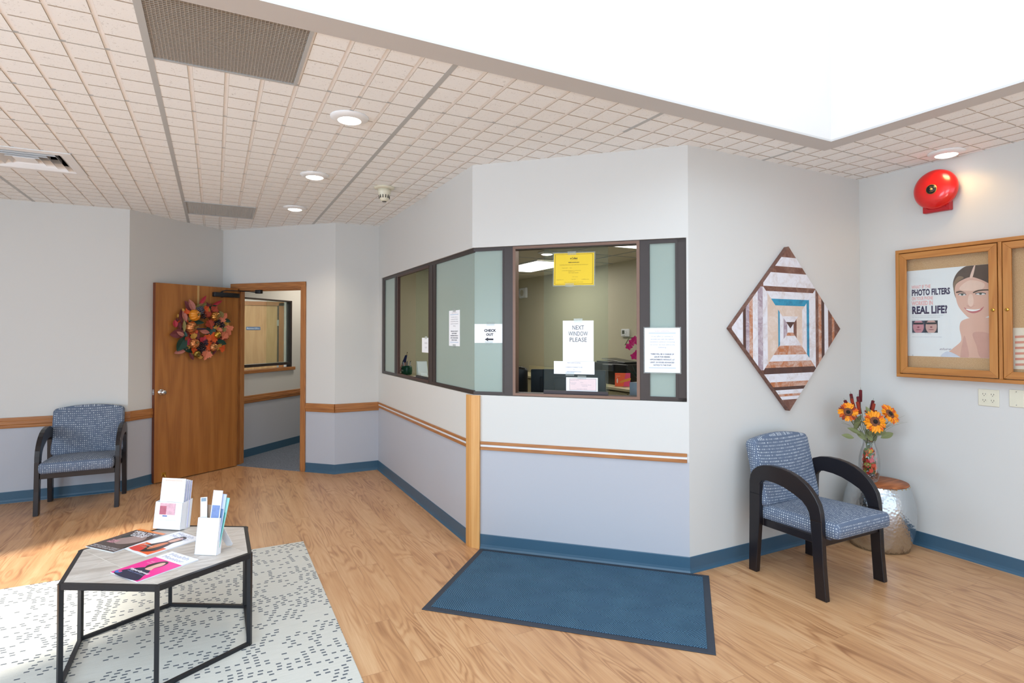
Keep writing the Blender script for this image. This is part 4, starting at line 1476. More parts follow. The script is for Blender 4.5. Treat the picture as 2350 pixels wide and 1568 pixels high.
# sunflowers: lateral / up in metres, seen from the camera side
RV = Vector((.887, -.462, 0)); FV = Vector((.462, .887, 0)); UV = Vector((0, 0, 1))
def vp(lat, up, dep=0):
    return Vector((VX, VY, VZ)) + RV * lat + UV * up + FV * dep
def lookM(p, n, s_=1.0):
    q = Vector(n).to_track_quat('Z', 'Y').to_matrix().to_4x4()
    return Matrix.Translation(p) @ q @ Matrix.Scale(s_, 4)
stem_g = C('#5c6540', .7, name='stem_green')
leaf_g = C('#7d8257', .75, name='sage_leaf', var=.15)
pet1 = C('#f59b0c', .6, name='petal_gold', var=.12, scale=60)
pet2 = C('#d9600f', .6, name='petal_orange', var=.12, scale=60)
pet3 = C('#8a2f12', .6, name='petal_rust', var=.12, scale=60)
disc_m = C('#7b4a33', .9, name='flower_disc', bump=.8, scale=400)
def sunflower(label, lat, up, dep, n, rad, colors, seed, group='silk sunflowers'):
    rr = random.Random(seed)
    p = vp(lat, up, dep)
    e = empty('sunflower', label, 'flower', Matrix.Translation(p), group)
    Lm = lookM(Vector((0, 0, 0)), n)
    for layer in range(2):
        mb = MB()
        for k in range(17):
            a = 2 * math.pi * (k + .5 * layer) / 17 + rr.uniform(-.08, .08)
            L_ = rad * rr.uniform(.85, 1.08) * (1 - .08 * layer)
            M = Lm @ Matrix.Rotation(a, 4, 'Z') @ T(0, rad * .66, .002 + .004 * layer) @ Matrix.Rotation(R(rr.uniform(-14, 16)), 4, 'X') @ Matrix.Rotation(R(rr.uniform(-18, 18)), 4, 'Y')
            leafm(mb, oval(L_ * .42, .40), colors[(k + layer) % len(colors)], M, .35)
        mb.build('petals', e)
    mb = MB()
    mb.lathe([(rad * .46, .003), (rad * .45, .009), (rad * .3, .014), (rad * .22, .011), (0, .010)], disc_m, 28, M=Lm)
    mb.lathe([(rad * .2, .011), (rad * .19, .0155), (0, .016)], C('#241712', .9, bump=.6, scale=500), 20, M=Lm)
    mb.build('centre', e)
    mb = MB()
    base = Vector((VX, VY, VZ + .05)) - p
    back = Lm @ Vector((0, 0, -.035))
    neck = Vector((VX, VY, VZ + .27)) + RV * lat * .12 - p
    mb.tube([(0, 0, 0), back, back * .6 + neck * .4 + Vector((0, 0, -.01)), neck, base * .5 + neck * .5, base], .0032, stem_g, 7)
    mb.lathe([(.006, -.02), (.018, -.004), (.018, 0)], leaf_g, 12, M=Lm)
    mb.build('stem', e)
    mb = MB()
    for k in range(2):
        q = back * .55 + neck * .45
        M = Matrix.Translation(q + Vector((0, 0, -.03 * k))) @ Matrix.Rotation(rr.uniform(0, 6.28), 4, 'Z') @ Matrix.Rotation(R(55), 4, 'X') @ T(0, .045, 0)
        leafm(mb, oval(.052, .5), leaf_g, M, .3)
    mb.build('leaf', e)
CAMN = -FV
sunflower('sunflower leaning toward the painting, orange petals, on the side of the bouquet', -.163, .500, -.02, CAMN * 1 + RV * -.25 + UV * .15, .066, [pet1, pet1, pet2, pet3], 1)
sunflower('lowest and largest golden sunflower at the front of the bouquet', -.003, .437, -.07, CAMN * 1 + UV * .28, .078, [pet1, pet1, pet1, pet2], 2)
sunflower('sunflower drooping beside the cabinet wall, rust tipped', .142, .482, -.01, CAMN * .8 + RV * .35 + UV * .55, .076, [pet1, pet1, pet2], 3)
sunflower('rust-red sunflower half hidden at the back of the bouquet', .045, .475, .03, CAMN * .6 + UV * .8, .055, [pet3, pet3, pet2], 4)
spike_m = C('#5e141c', .9, name='cattail_burgundy', bump=.5, scale=400)
spike_r = C('#8a2c16', .9, name='cattail_rust', bump=.5, scale=400)
for k, (lat, up, tilt, dep, Ls, m, lb) in enumerate([
        (-.045, .655, 1, .02, .088, spike_m, 'tallest burgundy cattail standing straight above the bouquet'),
        (-.110, .625, -10, .03, .078, spike_m, 'burgundy cattail second tallest in the cluster beside the painting'),
        (-.125, .595, -16, .0, .085, spike_r, 'rust cattail leaning outward in the cluster beside the painting'),
        (-.155, .578, -28, .03, .055, spike_m, 'short burgundy cattail leaning furthest from the bouquet'),
        (-.083, .610, -5, -.01, .08, spike_m, 'upright burgundy cattail beside the tallest one'),
        (-.100, .575, -12, -.03, .09, spike_r, 'rust cattail in front of the dark cluster'),
        (.045, .578, 12, .02, .07, spike_m, 'burgundy cattail nearer the cabinet wall'),
        (.033, .560, 14, -.01, .07, spike_r, 'rust cattail paired with the one nearest the cabinet wall')]):
    top_ = vp(lat, up, dep)
    d = (RV * math.sin(R(tilt)) + UV * math.cos(R(tilt))).normalized()
    e = empty('cattail', lb, 'cattail', Matrix.Translation(top_), 'cattails in the vase')
    mb = MB()
    pr = [(-d * Ls * f) for f in (1, .97, .5, .03, 0)]
    mb.tube(pr, [.005, .0105, .0112, .0105, .005], m, 10)
    mb.build('spike', e)
    mb = MB()
    mb.tube([Vector((0, 0, 0)), d * .018], [.0015, .0006], stem_g, 5)
    base = Vector((VX, VY, VZ + .06)) - top_
    neck = Vector((VX, VY, VZ + .27)) + RV * lat * .1 - top_
    mb.tube([-d * Ls, -d * Ls * 1.4, neck * .75 - d * Ls * .4, neck, base], .0018, stem_g, 5)
    mb.build('stem', e)
mb = MB()
rr = random.Random(12)
grass = C('#7f8262', .8, name='dry_grass')
for k in range(26):
    a = rr.uniform(-1.5, 1.5)
    L_ = rr.uniform(.16, .30)
    s0 = vp(rr.uniform(-.015, .015), .26, rr.uniform(-.015, .015))
    pts = []
    for j in range(9):
        t_ = j / 8
        lat = math.sin(a) * L_ * (t_ ** 1.2) * 1.0
        up = L_ * 1.1 * (t_ - .55 * abs(a) * .6 * t_ ** 2.4)
        pts.append(s0 + RV * lat + UV * up + FV * (rr.uniform(-.006, .006) + .09 * math.sin(k * 2.4) * t_ - .02 * t_))
    mb.tube(pts, [.0019 * (1 - .75 * j / 8) for j in range(9)], grass, 4)
for k, (lat, up, rot, s_) in enumerate([(-.11, .36, 60, .05), (.10, .38, -50, .06), (.12, .33, -70, .055), (.05, .31, -30, .05), (-.06, .33, 40, .05), (-.15, .32, 75, .045), (-.01, .33, 10, .05), (.07, .35, -80, .05), (-.02, .5, 10, .045)]):
    M = Matrix.Translation(vp(lat, up, rr.uniform(-.04, .03))) @ lookM(Vector((0, 0, 0)), CAMN + UV * .5) @ Matrix.Rotation(R(rot), 4, 'Z') @ Matrix.Rotation(R(rr.uniform(-30, 30)), 4, 'Y')
    leafm(mb, oval(s_, .42), leaf_g, M, .3)
mb.build('grass_spray', **tagm('sprays of thin dry grass and sage leaves filling the sunflower bouquet', 'greenery', kind='stuff'))

# ------------------------------------------------------------------ mat and rug
def matcarpet():
    t = NT('blue_ribbed_mat')
    co = t.t.nodes.new('ShaderNodeTexCoord').outputs['Object']
    s = t.n('SeparateXYZ', {0: co})
    a = t.math('ADD', t.math('DIVIDE', s.outputs[0], .30), t.math('DIVIDE', s.outputs[1], .15))
    b = t.math('SUBTRACT', t.math('DIVIDE', s.outputs[0], .30), t.math('DIVIDE', s.outputs[1], .15))
    par = t.math('FRACT', t.math('MULTIPLY', t.math('ADD', t.math('FLOOR', a), t.math('FLOOR', b)), .5))
    sel = t.math('GREATER_THAN', par, .25)
    r1 = t.math('SINE', t.math('MULTIPLY', t.math('ADD', s.outputs[0], t.math('MULTIPLY', s.outputs[1], .8)), 470))
    r2_ = t.math('SINE', t.math('MULTIPLY', t.math('SUBTRACT', s.outputs[0], t.math('MULTIPLY', s.outputs[1], .8)), 470))
    rib = t.math('ADD', t.math('MULTIPLY', r1, sel), t.math('MULTIPLY', r2_, t.math('SUBTRACT', 1, sel)))
    nz = t.noise(t.obj(), 420, 3, .8)
    nb = t.noise(t.obj(), 5, 2)
    f = t.math('ADD', t.math('MULTIPLY', rib, .32), t.math('ADD', t.math('MULTIPLY', nz, .8), t.math('MULTIPLY', nb, .25)))
    c = t.ramp(f, [(.25, '#1d3a50'), (.6, '#2f546e'), (.95, '#587f97')])
    return t.pbr(c, .95, 0, t.bump(t.math('ADD', rib, nz), .5, .003))
Mm = T(1.892, 2.834, 0) @ Matrix.Rotation(R(-44.6), 4, 'Z')
e = empty('entrance_mat', 'blue ribbed rubber-edged floor mat in front of the reception window', 'mat', Mm)
mb = MB()
hx, hy = .765, .462
b_ = bmesh.new()
mb.prism([(-hx, -hy), (hx, -hy), (hx, hy), (-hx, hy)], .0005, .006, C('#2c3440', .6, name='mat_rubber', bump=.1), bev=.002)
mb.build('rubber_border', e)
mb = MB()
mb.box(-hx + .038, hx - .038, -hy + .038, hy - .038, .005, .0095, matcarpet(), .002)
mb.build('carpet_field', e)

def rugmat():
    t = NT('ivory_dash_rug')
    co = t.obj(world=True)
    s = t.n('SeparateXYZ', {0: co})
    jit = t.noise(co, 18, 1)
    row = t.math('DIVIDE', s.outputs[1], .025)
    rf = t.math('FLOOR', row)
    wn0 = t.n('TexWhiteNoise', {'Vector': t.n('CombineXYZ', {'X': rf, 'Y': 3.0})}).outputs[0]
    colm = t.math('ADD', t.math('DIVIDE', s.outputs[0], .040), t.math('MULTIPLY', wn0, 1.0))
    cf = t.math('FLOOR', colm)
    cell = t.n('CombineXYZ', {'X': t.math('MULTIPLY', cf, .040), 'Y': t.math('MULTIPLY', rf, .025)})
    vo = t.n('TexVoronoi', {'Vector': cell, 'Scale': 6.2}, feature='DISTANCE_TO_EDGE').outputs[0]
    on = t.math('LESS_THAN', vo, .15)
    wn = t.n('TexWhiteNoise', {'Vector': cell}).outputs[0]
    on = t.math('MULTIPLY', on, t.math('GREATER_THAN', wn, .28))
    fx = t.math('ABSOLUTE', t.math('SUBTRACT', t.math('FRACT', colm), .5))
    fy = t.math('ABSOLUTE', t.math('SUBTRACT', t.math('FRACT', row), .5))
    m = t.math('MULTIPLY', t.math('LESS_THAN', fx, t.math('MULTIPLY_ADD', jit, .14, .2)), t.math('LESS_THAN', fy, .21))
    fz = t.noise(co, 350, 3, .8)
    wv = t.noise(t.obj((3, 60, 1), world=True), 3, 3)
    base = t.mix(t.math('ADD', t.math('MULTIPLY', fz, .5), t.math('MULTIPLY', wv, .5)), '#b2b1a9', '#dddcd5')
    c = t.mix(t.math('MULTIPLY', t.math('MULTIPLY', on, m), .9), base, '#3d4856')
    return t.pbr(c, .95, 0, t.bump(t.math('ADD', fz, t.math('MULTIPLY', wv, .8)), .5, .003))
mb = MB()
mb.box(-1.125, .585, 1.95, 4.42, .0005, .009, rugmat(), .003)
mb.build('area_rug', **tagm('ivory area rug with scattered dark blue dashes under the coffee table', 'rug'))

# ------------------------------------------------------------------ coffee table
TC = (-.209, 3.284); TR = .425; TH = .455
e = empty('coffee_table', 'hexagonal coffee table with black metal frame and parquet top', 'coffee table', T(TC[0], TC[1], .009))
TH -= .009
hv = [(TR * math.cos(R(90 + 60 * k)), TR * math.sin(R(90 + 60 * k))) for k in range(6)]
s2 = .009
def bar(mb, p, q, hw2, hh2, m):
    p, q = Vector(p), Vector(q)
    d = (q - p).normalized()
    if abs(d.z) > .9:
        a = Vector((hv_dir[0], hv_dir[1], 0))
        b = d.cross(a)
    else:
        b = Vector((0, 0, 1))
        a = d.cross(b).normalized()
    vs = [tuple(c + a * sa * hw2 + b * sb * hh2) for c in (p, q) for sa, sb in ((-1, -1), (1, -1), (1, 1), (-1, 1))]
    mb.add(vs, [(0, 1, 2, 3)[::-1], (4, 5, 6, 7), (0, 1, 5, 4), (1, 2, 6, 5), (2, 3, 7, 6), (3, 0, 4, 7)], m)
for k in range(6):
    hv_dir = Vector((*hv[k], 0)).normalized()
    mb = MB()
    bar(mb, (*hv[k], 0), (*hv[k], TH - .001), s2, s2, black_metal)
    mb.build('leg', e)
mb = MB()
for k in range(6):
    p, q = hv[k], hv[(k + 1) % 6]
    bar(mb, (*p, TH - .0125), (*q, TH - .0125), s2, .0125, black_metal)
mb.build('top_frame', e)
mb = MB()
for k in range(6):
    p, q = hv[k], hv[(k + 1) % 6]
    bar(mb, (*p, s2), (*q, s2), s2 * .9, s2 * .9, black_metal)
mb.build('base_frame', e)
def drift(name, ang):
    t = NT(name)
    v = t.n('Mapping', {'Vector': t.t.nodes.new('ShaderNodeTexCoord').outputs['Object'], 'Rotation': (0, 0, R(ang)), 'Scale': (4, 42, 1)}).outputs[0]
    n1 = t.noise(v, 1, 4, .6, .6)
    v2 = t.obj()
    n2 = t.noise(v2, 9, 3)
    c = t.ramp(t.math('ADD', t.math('MULTIPLY', n1, .7), t.math('MULTIPLY', n2, .35)), [(.3, '#a0968c'), (.5, '#bdb5ad'), (.7, '#d3cdc6')])
    return t.pbr(c, .5)
dms = [drift('driftwood_%s' % n_, a) for n_, a in (('a', 0), ('b', 60), ('c', 120))]
mb = MB()
ri = TR - .011
hv2 = [(ri * math.cos(R(90 + 60 * k)), ri * math.sin(R(90 + 60 * k))) for k in range(6)]
mb.prism(hv2, TH - .015, TH - .0008, C('#d9d5cd', .5, name='parquet_seam'))
iv = [(ri / math.sqrt(3) * math.cos(R(120 + 60 * k)), ri / math.sqrt(3) * math.sin(R(120 + 60 * k))) for k in range(6)]
def shr(pts, d=.0022):
    cx_, cy_ = sum(p[0] for p in pts) / len(pts), sum(p[1] for p in pts) / len(pts)
    return [(x + (cx_ - x) * d / math.hypot(cx_ - x, cy_ - y) * 1.6, y + (cy_ - y) * d / math.hypot(cx_ - x, cy_ - y) * 1.6) for x, y in pts]
for k in range(6):
    mb.prism(shr([hv2[k], iv[(k - 1) % 6], iv[k]][::-1]), TH - .002, TH, dms[k % 3])
    mb.prism(shr([hv2[k], hv2[(k + 1) % 6], iv[k]]), TH - .002, TH, dms[(k + 1) % 3])
    mb.prism(shr([(0, 0), iv[k], iv[(k + 1) % 6]]), TH - .002, TH, dms[(k + 2) % 3])
mb.build('parquet_top', e)
TZ = .4555

# magazines: bottom-left page corner, direction of page "up"
def mag(label, p0, ang, draw, w_=.21, h_=.275, th=.004, z=TZ):
    u = Vector((math.cos(R(ang)), math.sin(R(ang)), 0))
    r_ = Vector((u.y, -u.x, 0))
    M = Matrix(((r_.x, u.x, 0, p0[0]), (r_.y, u.y, 0, p0[1]), (0, 0, 1, z), (0, 0, 0, 1)))
    mb = MB()
    for k in range(4):
        mb.box(0, w_ - .0006 * k, .0, h_ - .0005 * k, th * k / 4, th * (k + .8) / 4, paper)
    draw(mb, w_, h_, th)
    return mb.build('magazine', None, M, **tagm(label, 'magazine', 'magazines on the coffee table'))
def rc(mb, x0, x1, y0, y1, z, m):
    mb.poly([(x0, y0), (x1, y0), (x1, y1), (x0, y1)], z, m)
lt = C('#e8e8ee', .5)
def d_brown(mb, w_, h_, z):
    rc(mb, .0, w_, 0, h_, z + .0002, C('#4d3f3c', .35, name='brown_cover', var=.3, scale=10))
    rc(mb, 0, w_, h_ - .02, h_, z + .0003, C('#e8863c', .4))
    mb.poly(smooth_poly([(.05, .12), (.09, .19), (.15, .21), (.19, .16), (.16, .10), (.1, .08)]), z + .0003, C('#a08a86', .4, var=.3, scale=12))
    mb.poly(smooth_poly([(.03, .16), (.05, .21), (.09, .2), (.06, .15)]), z + .0004, C('#2d3a3c', .4))
    for i, s in enumerate(('HEALTHY', 'LIVING', 'GUIDE')):
        mb.text(s, .10, h_ - .045 - i * .022, z + .0006, .026, lt, fit=(.16, .12, .1)[i], bold=.0008)
    for i, s in enumerate(('THE', 'BEST')):
        mb.text(s, .06, .10 - i * .02, z + .0006, .022, C('#d89aa8', .5), fit=.055, bold=.0008)
    for i, s in enumerate(('HEART HEALTH TODAY', 'NEW TIPS AND NEWS')):
        mb.text(s, .105, .028 - i * .016, z + .0006, .015, lt, fit=.19)
mag('dark brown magazine nearest the white brochure box on the coffee table', (-.566, 3.535), 40, d_brown)
def d_white(mb, w_, h_, z):
    rc(mb, 0, w_, 0, h_, z + .0002, C('#eceef4', .3))
    rc(mb, .02, w_ - .01, .012, .10, z + .0003, C('#e8662c', .4))
    mb.poly(smooth_poly([(.07, .03), (.13, .02), (.175, .06), (.165, .12), (.15, .16), (.155, .20), (.14, .235), (.105, .24), (.085, .21), (.09, .16), (.075, .12), (.055, .07)]), z + .0004, C('#33211e', .4))
    mb.poly(smooth_poly([(.1, .17), (.105, .215), (.12, .228), (.137, .21), (.135, .17), (.12, .15)]), z + .0005, C('#dba893', .4))
    mb.poly(smooth_poly([(.095, .09), (.11, .15), (.13, .15), (.135, .09), (.12, .05)]), z + .0005, C('#d98050', .4))
    mb.poly(smooth_poly([(.03, .014), (.11, .014), (.08, .07), (.03, .06)]), z + .0005, C('#d8403a', .4))
    mb.text('Health', .10, h_ - .035, z + .0006, .036, C('#a3abc8', .5), fit=.14)
    mb.text('Monitor', .10, h_ - .066, z + .0007, .034, C('#a3abc8', .5), fit=.15)
    mb.text('Joint pain', .07, .075, z + .0007, .02, lt, fit=.08)
    mb.text('relief guide', .07, .055, z + .0007, .013, C('#9bb08f', .5), fit=.07)
mag('white magazine with an orange band and dark-haired woman, middle of the coffee table', (-.395, 3.42), 32, d_white)
def d_pink(mb, w_, h_, z):
    rc(mb, 0, w_, 0, h_, z + .0002, C('#eceef4', .3))
    rc(mb, 0, w_, 0, .195, z + .0003, C('#ee2a93', .35, name='magenta_cover'))
    mb.poly(smooth_poly([(.02, .002), (.19, .002), (.17, .05), (.15, .085), (.10, .11), (.05, .075)], 5), z + .0004, C('#1f2340', .4))
    mb.poly(smooth_poly([(.07, .12), (.075, .16), (.10, .188), (.13, .18), (.14, .14), (.12, .10), (.09, .10)]), z + .0005, C('#35201c', .4))
    mb.poly(smooth_poly([(.095, .13), (.1, .165), (.118, .175), (.134, .15), (.13, .115), (.14, .095), (.10, .092)]), z + .0006, C('#e0b3a4', .4))
    mb.text('Health', .10, h_ - .035, z + .0006, .036, C('#a3abc8', .5), fit=.14)
    mb.text('Monitor', .10, h_ - .066, z + .0007, .034, C('#a3abc8', .5), fit=.15)
    mb.text('Hyperthyroid', .105, .06, z + .0008, .02, lt, fit=.14, bold=.0006)
    mb.text('what to know now', .105, .045, z + .0008, .012, C('#8fa0d0', .5), fit=.12)
    mb.text('FREE', .05, .15, z + .0008, .014, C('#f6b4d8', .5), fit=.03)
    mb.text('TAKE ONE', .05, .135, z + .0008, .012, C('#f6b4d8', .5), fit=.04)
    mb.poly(ell(.025, .02, .02, .012), z + .0006, C('#3c6fc4', .4))
    mb.poly(ell(.03, .025, .009, .007), z + .0007, C('#e63a6a', .4))
mag('hot pink magazine overhanging the front rim of the coffee table', (-.405, 3.10), 34, d_pink)

# brochure box 1, leaning back
hold = C('#eef0f5', .55, name='white_card', var=.01)
h1r = Vector((.80, -.60, 0)).normalized()
def upright(p, right, lean):
    right = Vector(right).normalized()
    up0 = Vector((0, 0, 1))
    out = right.cross(up0)
    up = (up0 * math.cos(R(lean)) - out * math.sin(R(lean))).normalized()
    o2 = right.cross(up)
    return Matrix(((right.x, up.x, o2.x, p[0]), (right.y, up.y, o2.y, p[1]), (right.z, up.z, o2.z, p[2]), (0, 0, 0, 1)))
Mh = upright((-.292, 3.665, TZ), h1r, 8)
e = empty('brochure_box', 'white card brochure box holding tall leaflets on the coffee table', 'brochure holder', Mh)
mb = MB()
W_, D_ = .165, .075
mb.box(0, W_, .012, .150, -.0015, 0, hold)
mb.box(0, W_, .002, .165, -D_, -D_ + .0015, hold)
for xx in (0, W_ - .0015):
    mb.prism([(-D_, .003), (0, .012), (0, .150), (-D_, .165)], xx, xx + .0015, hold, M=Matrix(((0, 0, 1, 0), (0, 1, 0, 0), (1, 0, 0, 0), (0, 0, 0, 1))))
mb.box(0, W_, .010, .012, -D_, 0, hold)
mb.box(.05, .078, .075, .081, 0, .0004, C('#4a63a8', .5))
mb.text('HEALTH INFORMATION', W_ / 2, .055, .0004, .006, C('#c3c8d4', .6), fit=.1)
mb.build('card_box', e)
mb = MB()
rc(mb, .03, .125, .085, .145, .0005, C('#d9a9b2', .5, name='pink_window_print', var=.35, scale=50))
rc(mb, .03, .07, .085, .13, .0008, C('#b25a6a', .5, var=.35, scale=50))
mb.build('printed_window', e)
for k in range(4):
    mb = MB()
    dx = .012 + .004 * k
    mb.box(0, .145, 0, .262 - .004 * k, 0, .003, paper)
    if k == 0:
        for i, s in enumerate(('Living well', 'Skin care and you', 'Ask your doctor', 'today')):
            mb.text(s, .072, .235 - i * .035, .0035, .015, C('#e4c9bf', .6), fit=(.09, .12, .11, .05)[i])
        rc(mb, .02, .125, .246, .254, .0034, C('#f0c8b8', .5))
    else:
        rc(mb, .14, .145, .0, .25, .0034, C('#b9b6d8', .5))
    mb.build('brochure', None, Mh @ T(dx, .014, -.018 - .012 * k), **tagm(['front pale leaflet in the white brochure box', 'second leaflet in the white brochure box, behind the front one', 'third leaflet back in the white brochure box', 'rearmost leaflet in the white brochure box'][k], 'brochure', 'leaflets in the white box'))
# easel-backed holder
Mh = upright((-.080, 3.165, TZ + .001), (.84, -.54, 0), 9)
e = empty('brochure_holder', 'narrow white card holder with folding easel leg near the table corner', 'brochure holder', Mh)
mb = MB()
W_, D_ = .112, .035
mb.box(0, W_, .0, .172, -.0015, 0, hold)
for xx in (0, W_ - .0015):
    mb.prism([(-D_, .002), (0, .0), (0, .172), (-D_, .172)], xx, xx + .0015, hold, M=Matrix(((0, 0, 1, 0), (0, 1, 0, 0), (1, 0, 0, 0), (0, 0, 0, 1))))
mb.box(0, W_, .0, .0015, -D_, 0, hold)
mb.build('card_pocket', e)
mb = MB()
kraft = C('#9a8573', .8, name='kraft_card')
mb.box(0, W_, .0, .228, -D_ - .002, -D_, kraft)
mb.build('back_card', e)
mb = MB()
mb.prism([(-.03, .0), (.02, .0), (.055, -.128), (.045, -.14), (.02, -.14)], 0, .0015, hold, M=T(.075, .145, -D_ - .005) @ Matrix.Rotation(R(30), 4, 'X'))
mb.build('easel_leg', e)
for k, (x, w_, h_, c1, c2, lb, tz) in enumerate([(.052, .048, .300, '#dfe6f2', '#6e86b8', 'tall pale blue leaflet at the front of the easel holder', -2), (.060, .048, .285, '#b9c6e6', '#5f7fa8', 'tall slate blue leaflet behind the pale one in the easel holder', -4),
                                            (.062, .046, .270, '#8ed0c8', '#4f9c96', 'teal-tipped leaflet furthest back in the easel holder', -7), (.012, .034, .262, '#f0f2f6', '#7d93a4', 'short white leaflet beside the kraft card in the easel holder', 6)]):
    mb = MB()
    mb.box(0, w_, 0, h_, 0, .003, C(c1, .5))
    if k < 3:
        rc(mb, .004, w_ - .004, .0, h_ - .07, .0034, C(c2, .4, var=.3, scale=60))
    else:
        rc(mb, .004, w_ - .004, h_ - .02, h_ - .003, .0034, C(c2, .4))
    mb.build('brochure', None, Mh @ T(x, .002, -.008 - .007 * k) @ Matrix.Rotation(R(tz), 4, 'Z'), **tagm(lb, 'brochure', 'leaflets in the easel holder'))

# ------------------------------------------------------------------ wreath
MW = MLF @ T(.484, 1.577, 0)
e = empty('autumn_wreath', 'autumn wreath of leaves, berries and small pumpkins on the open oak door', 'wreath', MW)
def wc(cx, cy):
    return ((cx - 804) / 1985, (735 - cy) / 2066)
mb = MB()
twig = C('#4a2f1e', .9, name='grapevine', var=.3)
for k in range(9):
    pts = []
    ph0 = rnd.random() * 6
    for j in range(41):
        a = 2 * math.pi * j / 40
        r = .205 + .025 * math.sin(a * 3 + ph0) + .01 * k / 9
        pts.append((r * math.cos(a), r * math.sin(a), .022 + .012 * math.cos(a * 4 + ph0)))
    mb.tube(pts, .005, twig, 5)
mb.build('grapevine_ring', e)
mb = MB()
mb.box(-.052, -.03, .12, .468, .001, .004, C('#c09a62', .8, name='tan_ribbon'))
mb.box(-.052, -.03, .466, .469, -.045, .004, C('#c09a62', .8, name='tan_ribbon'))
mb.build('hanging_ribbon', e)
mb = MB()
mb.box(-.08, .03, -.005, .004, .012, .020, C('#1c2c6a', .5, name='blue_ribbon'))
mb.build('ribbon_scrap', e)
mb = MB()
mb.box(-.045, .02, -.115, -.10, .012, .020, C('#1c2c6a', .5, name='blue_ribbon'))
mb.build('ribbon_scrap', e)
mb = MB()
burg = C('#6b2f33', .7, name='burgundy_leaf', var=.3, scale=80)
burgl = C('#a8685c', .6, name='burgundy_leaf_light', var=.35, scale=80)
redl = C('#a32234', .6, name='red_leaf', var=.2)
mag_ = C('#123a30', .45, name='magnolia_leaf', var=.15)
oliv = C('#857a48', .7, name='olive_leaf', var=.2)
orl = C('#c8501c', .6, name='orange_leaf', var=.25, scale=60)
pea = C('#cc7456', .6, name='peach_leaf', var=.25, scale=60)
gol = C('#b98a3a', .6, name='gold_leaf', var=.25, scale=60)
rsl = C('#9c3a24', .6, name='rust_leaf', var=.25, scale=60)
def lf(cx, cy, size, rot, shape, m, z, tilt=0):
    x, y = wc(cx, cy)
    M = T(x, y, z) @ Matrix.Rotation(R(rot), 4, 'Z') @ Matrix.Rotation(R(tilt), 4, 'X') @ Matrix.Rotation(R(rnd.uniform(-14, 14)), 4, 'Y')
    size *= 1.22
    p = maple(size) if shape == 'm' else oval(size, .62 if shape == 'O' else .42 if shape == 'o' else .26)
    leafm(mb, p, m, M, .22)
for k in range(46):
    a_ = k * 2.4 + rnd.random()
    r_ = 2000 * (.17 + .085 * rnd.random())
    lf(804 + r_ * math.cos(a_), 735 + r_ * math.sin(a_), .032 + .014 * rnd.random(), rnd.uniform(0, 360), 'm' if k % 3 else 'O', [rsl, burg, orl, oliv, gol, redl, burgl][k % 7], .026 + .012 * rnd.random(), rnd.uniform(-20, 20))
for a in [(530, 230, .062, 25, 'o', burgl, .05), (500, 260, .07, 40, 'o', burg, .035), (350, 480, .07, 10, 'O', burg, .04), (375, 470, .05, 20, 'o', burgl, .052), (230, 840, .062, 100, 'O', burg, .04), (300, 850, .04, 60, 'o', burgl, .05),
          (320, 1215, .06, 110, 'o', burgl, .035), (270, 640, .06, 20, 'o', burg, .035), (190, 630, .034, 10, 'O', redl, .045), (760, 110, .062, -35, 'n', redl, .05), (1085, 150, .062, -62, 'n', redl, .05), (830, 230, .07, -70, 'n', burg, .035),
          (310, 1060, .075, -30, 'O', mag_, .055), (395, 880, .04, 10, 'o', mag_, .05), (640, 585, .075, 85, 'n', mag_, .045), (1320, 540, .042, 75, 'o', mag_, .05), (1190, 1040, .055, 70, 'o', mag_, .055), (960, 770, .07, -15, 'O', mag_, .035),
          (450, 1190, .055, 60, 'o', mag_, .035), (1000, 240, .045, -75, 'o', mag_, .05), (710, 245, .07, -65, 'o', oliv, .045), (365, 680, .055, 0, 'n', oliv, .055), (820, 285, .036, -60, 'm', orl, .06), (1010, 300, .045, -40, 'm', rsl, .06),
          (860, 420, .046, 20, 'm', rsl, .06), (930, 600, .062, -160, 'm', rsl, .045), (1110, 690, .046, 100, 'm', gol, .06), (1130, 740, .034, 160, 'm', pea, .064), (1030, 930, .060, 80, 'm', orl, .055), (870, 950, .045, -30, 'm', orl, .05), (770, 1000, .045, -30, 'm', redl, .055),
          (850, 1290, .060, 160, 'm', pea, .06), (800, 1260, .045, 60, 'm', rsl, .05), (900, 1110, .055, 100, 'm', orl, .055), (1235, 1190, .040, 80, 'm', orl, .05), (1150, 1150, .040, 60, 'm', gol, .045), (1280, 780, .070, 60, 'O', pea, .055), (1370, 740, .046, 30, 'm', pea, .065), (1260, 870, .050, 150, 'm', pea, .06),
          (1240, 720, .042, 0, 'O', oliv, .065), (1180, 400, .036, 30, 'O', oliv, .055), (1260, 440, .040, -40, 'O', pea, .05), (1190, 560, .045, 10, 'm', pea, .05), (1310, 630, .035, -40, 'm', gol, .05), (570, 1190, .040, 170, 'm', orl, .06), (550, 890, .042, 200, 'm', gol, .06),
          (430, 950, .035, 160, 'm', rsl, .055), (560, 800, .045, 190, 'm', orl, .05), (420, 380, .035, 10, 'm', orl, .05), (350, 335, .018, 20, 'O', gol, .045), (240, 455, .016, 0, 'O', gol, .045), (650, 870, .055, 10, 'o', burg, .05), (810, 800, .048, 80, 'o', burgl, .055),
          (490, 1010, .040, -30, 'O', C('#b03a5c', .5), .05), (640, 1300, .045, 80, 'o', oliv, .04), (950, 1330, .034, -20, 'o', oliv, .05), (1040, 1270, .045, -50, 'n', burg, .04), (550, 1340, .040, 30, 'o', burg, .03), (1250, 980, .04, 100, 'o', burg, .03), (720, 1370, .03, 0, 'm', gol, .045),
          (930, 230, .05, 30, 'n', burg, .03), (1090, 850, .05, 10, 'm', rsl, .03), (500, 500, .05, 0, 'm', rsl, .03), (900, 330, .03, 80, 'm', gol, .05)]:
    lf(*a)
mb.build('leaves', e)
copper = C('#c98250', .22, .75, name='copper_foil', var=.15)
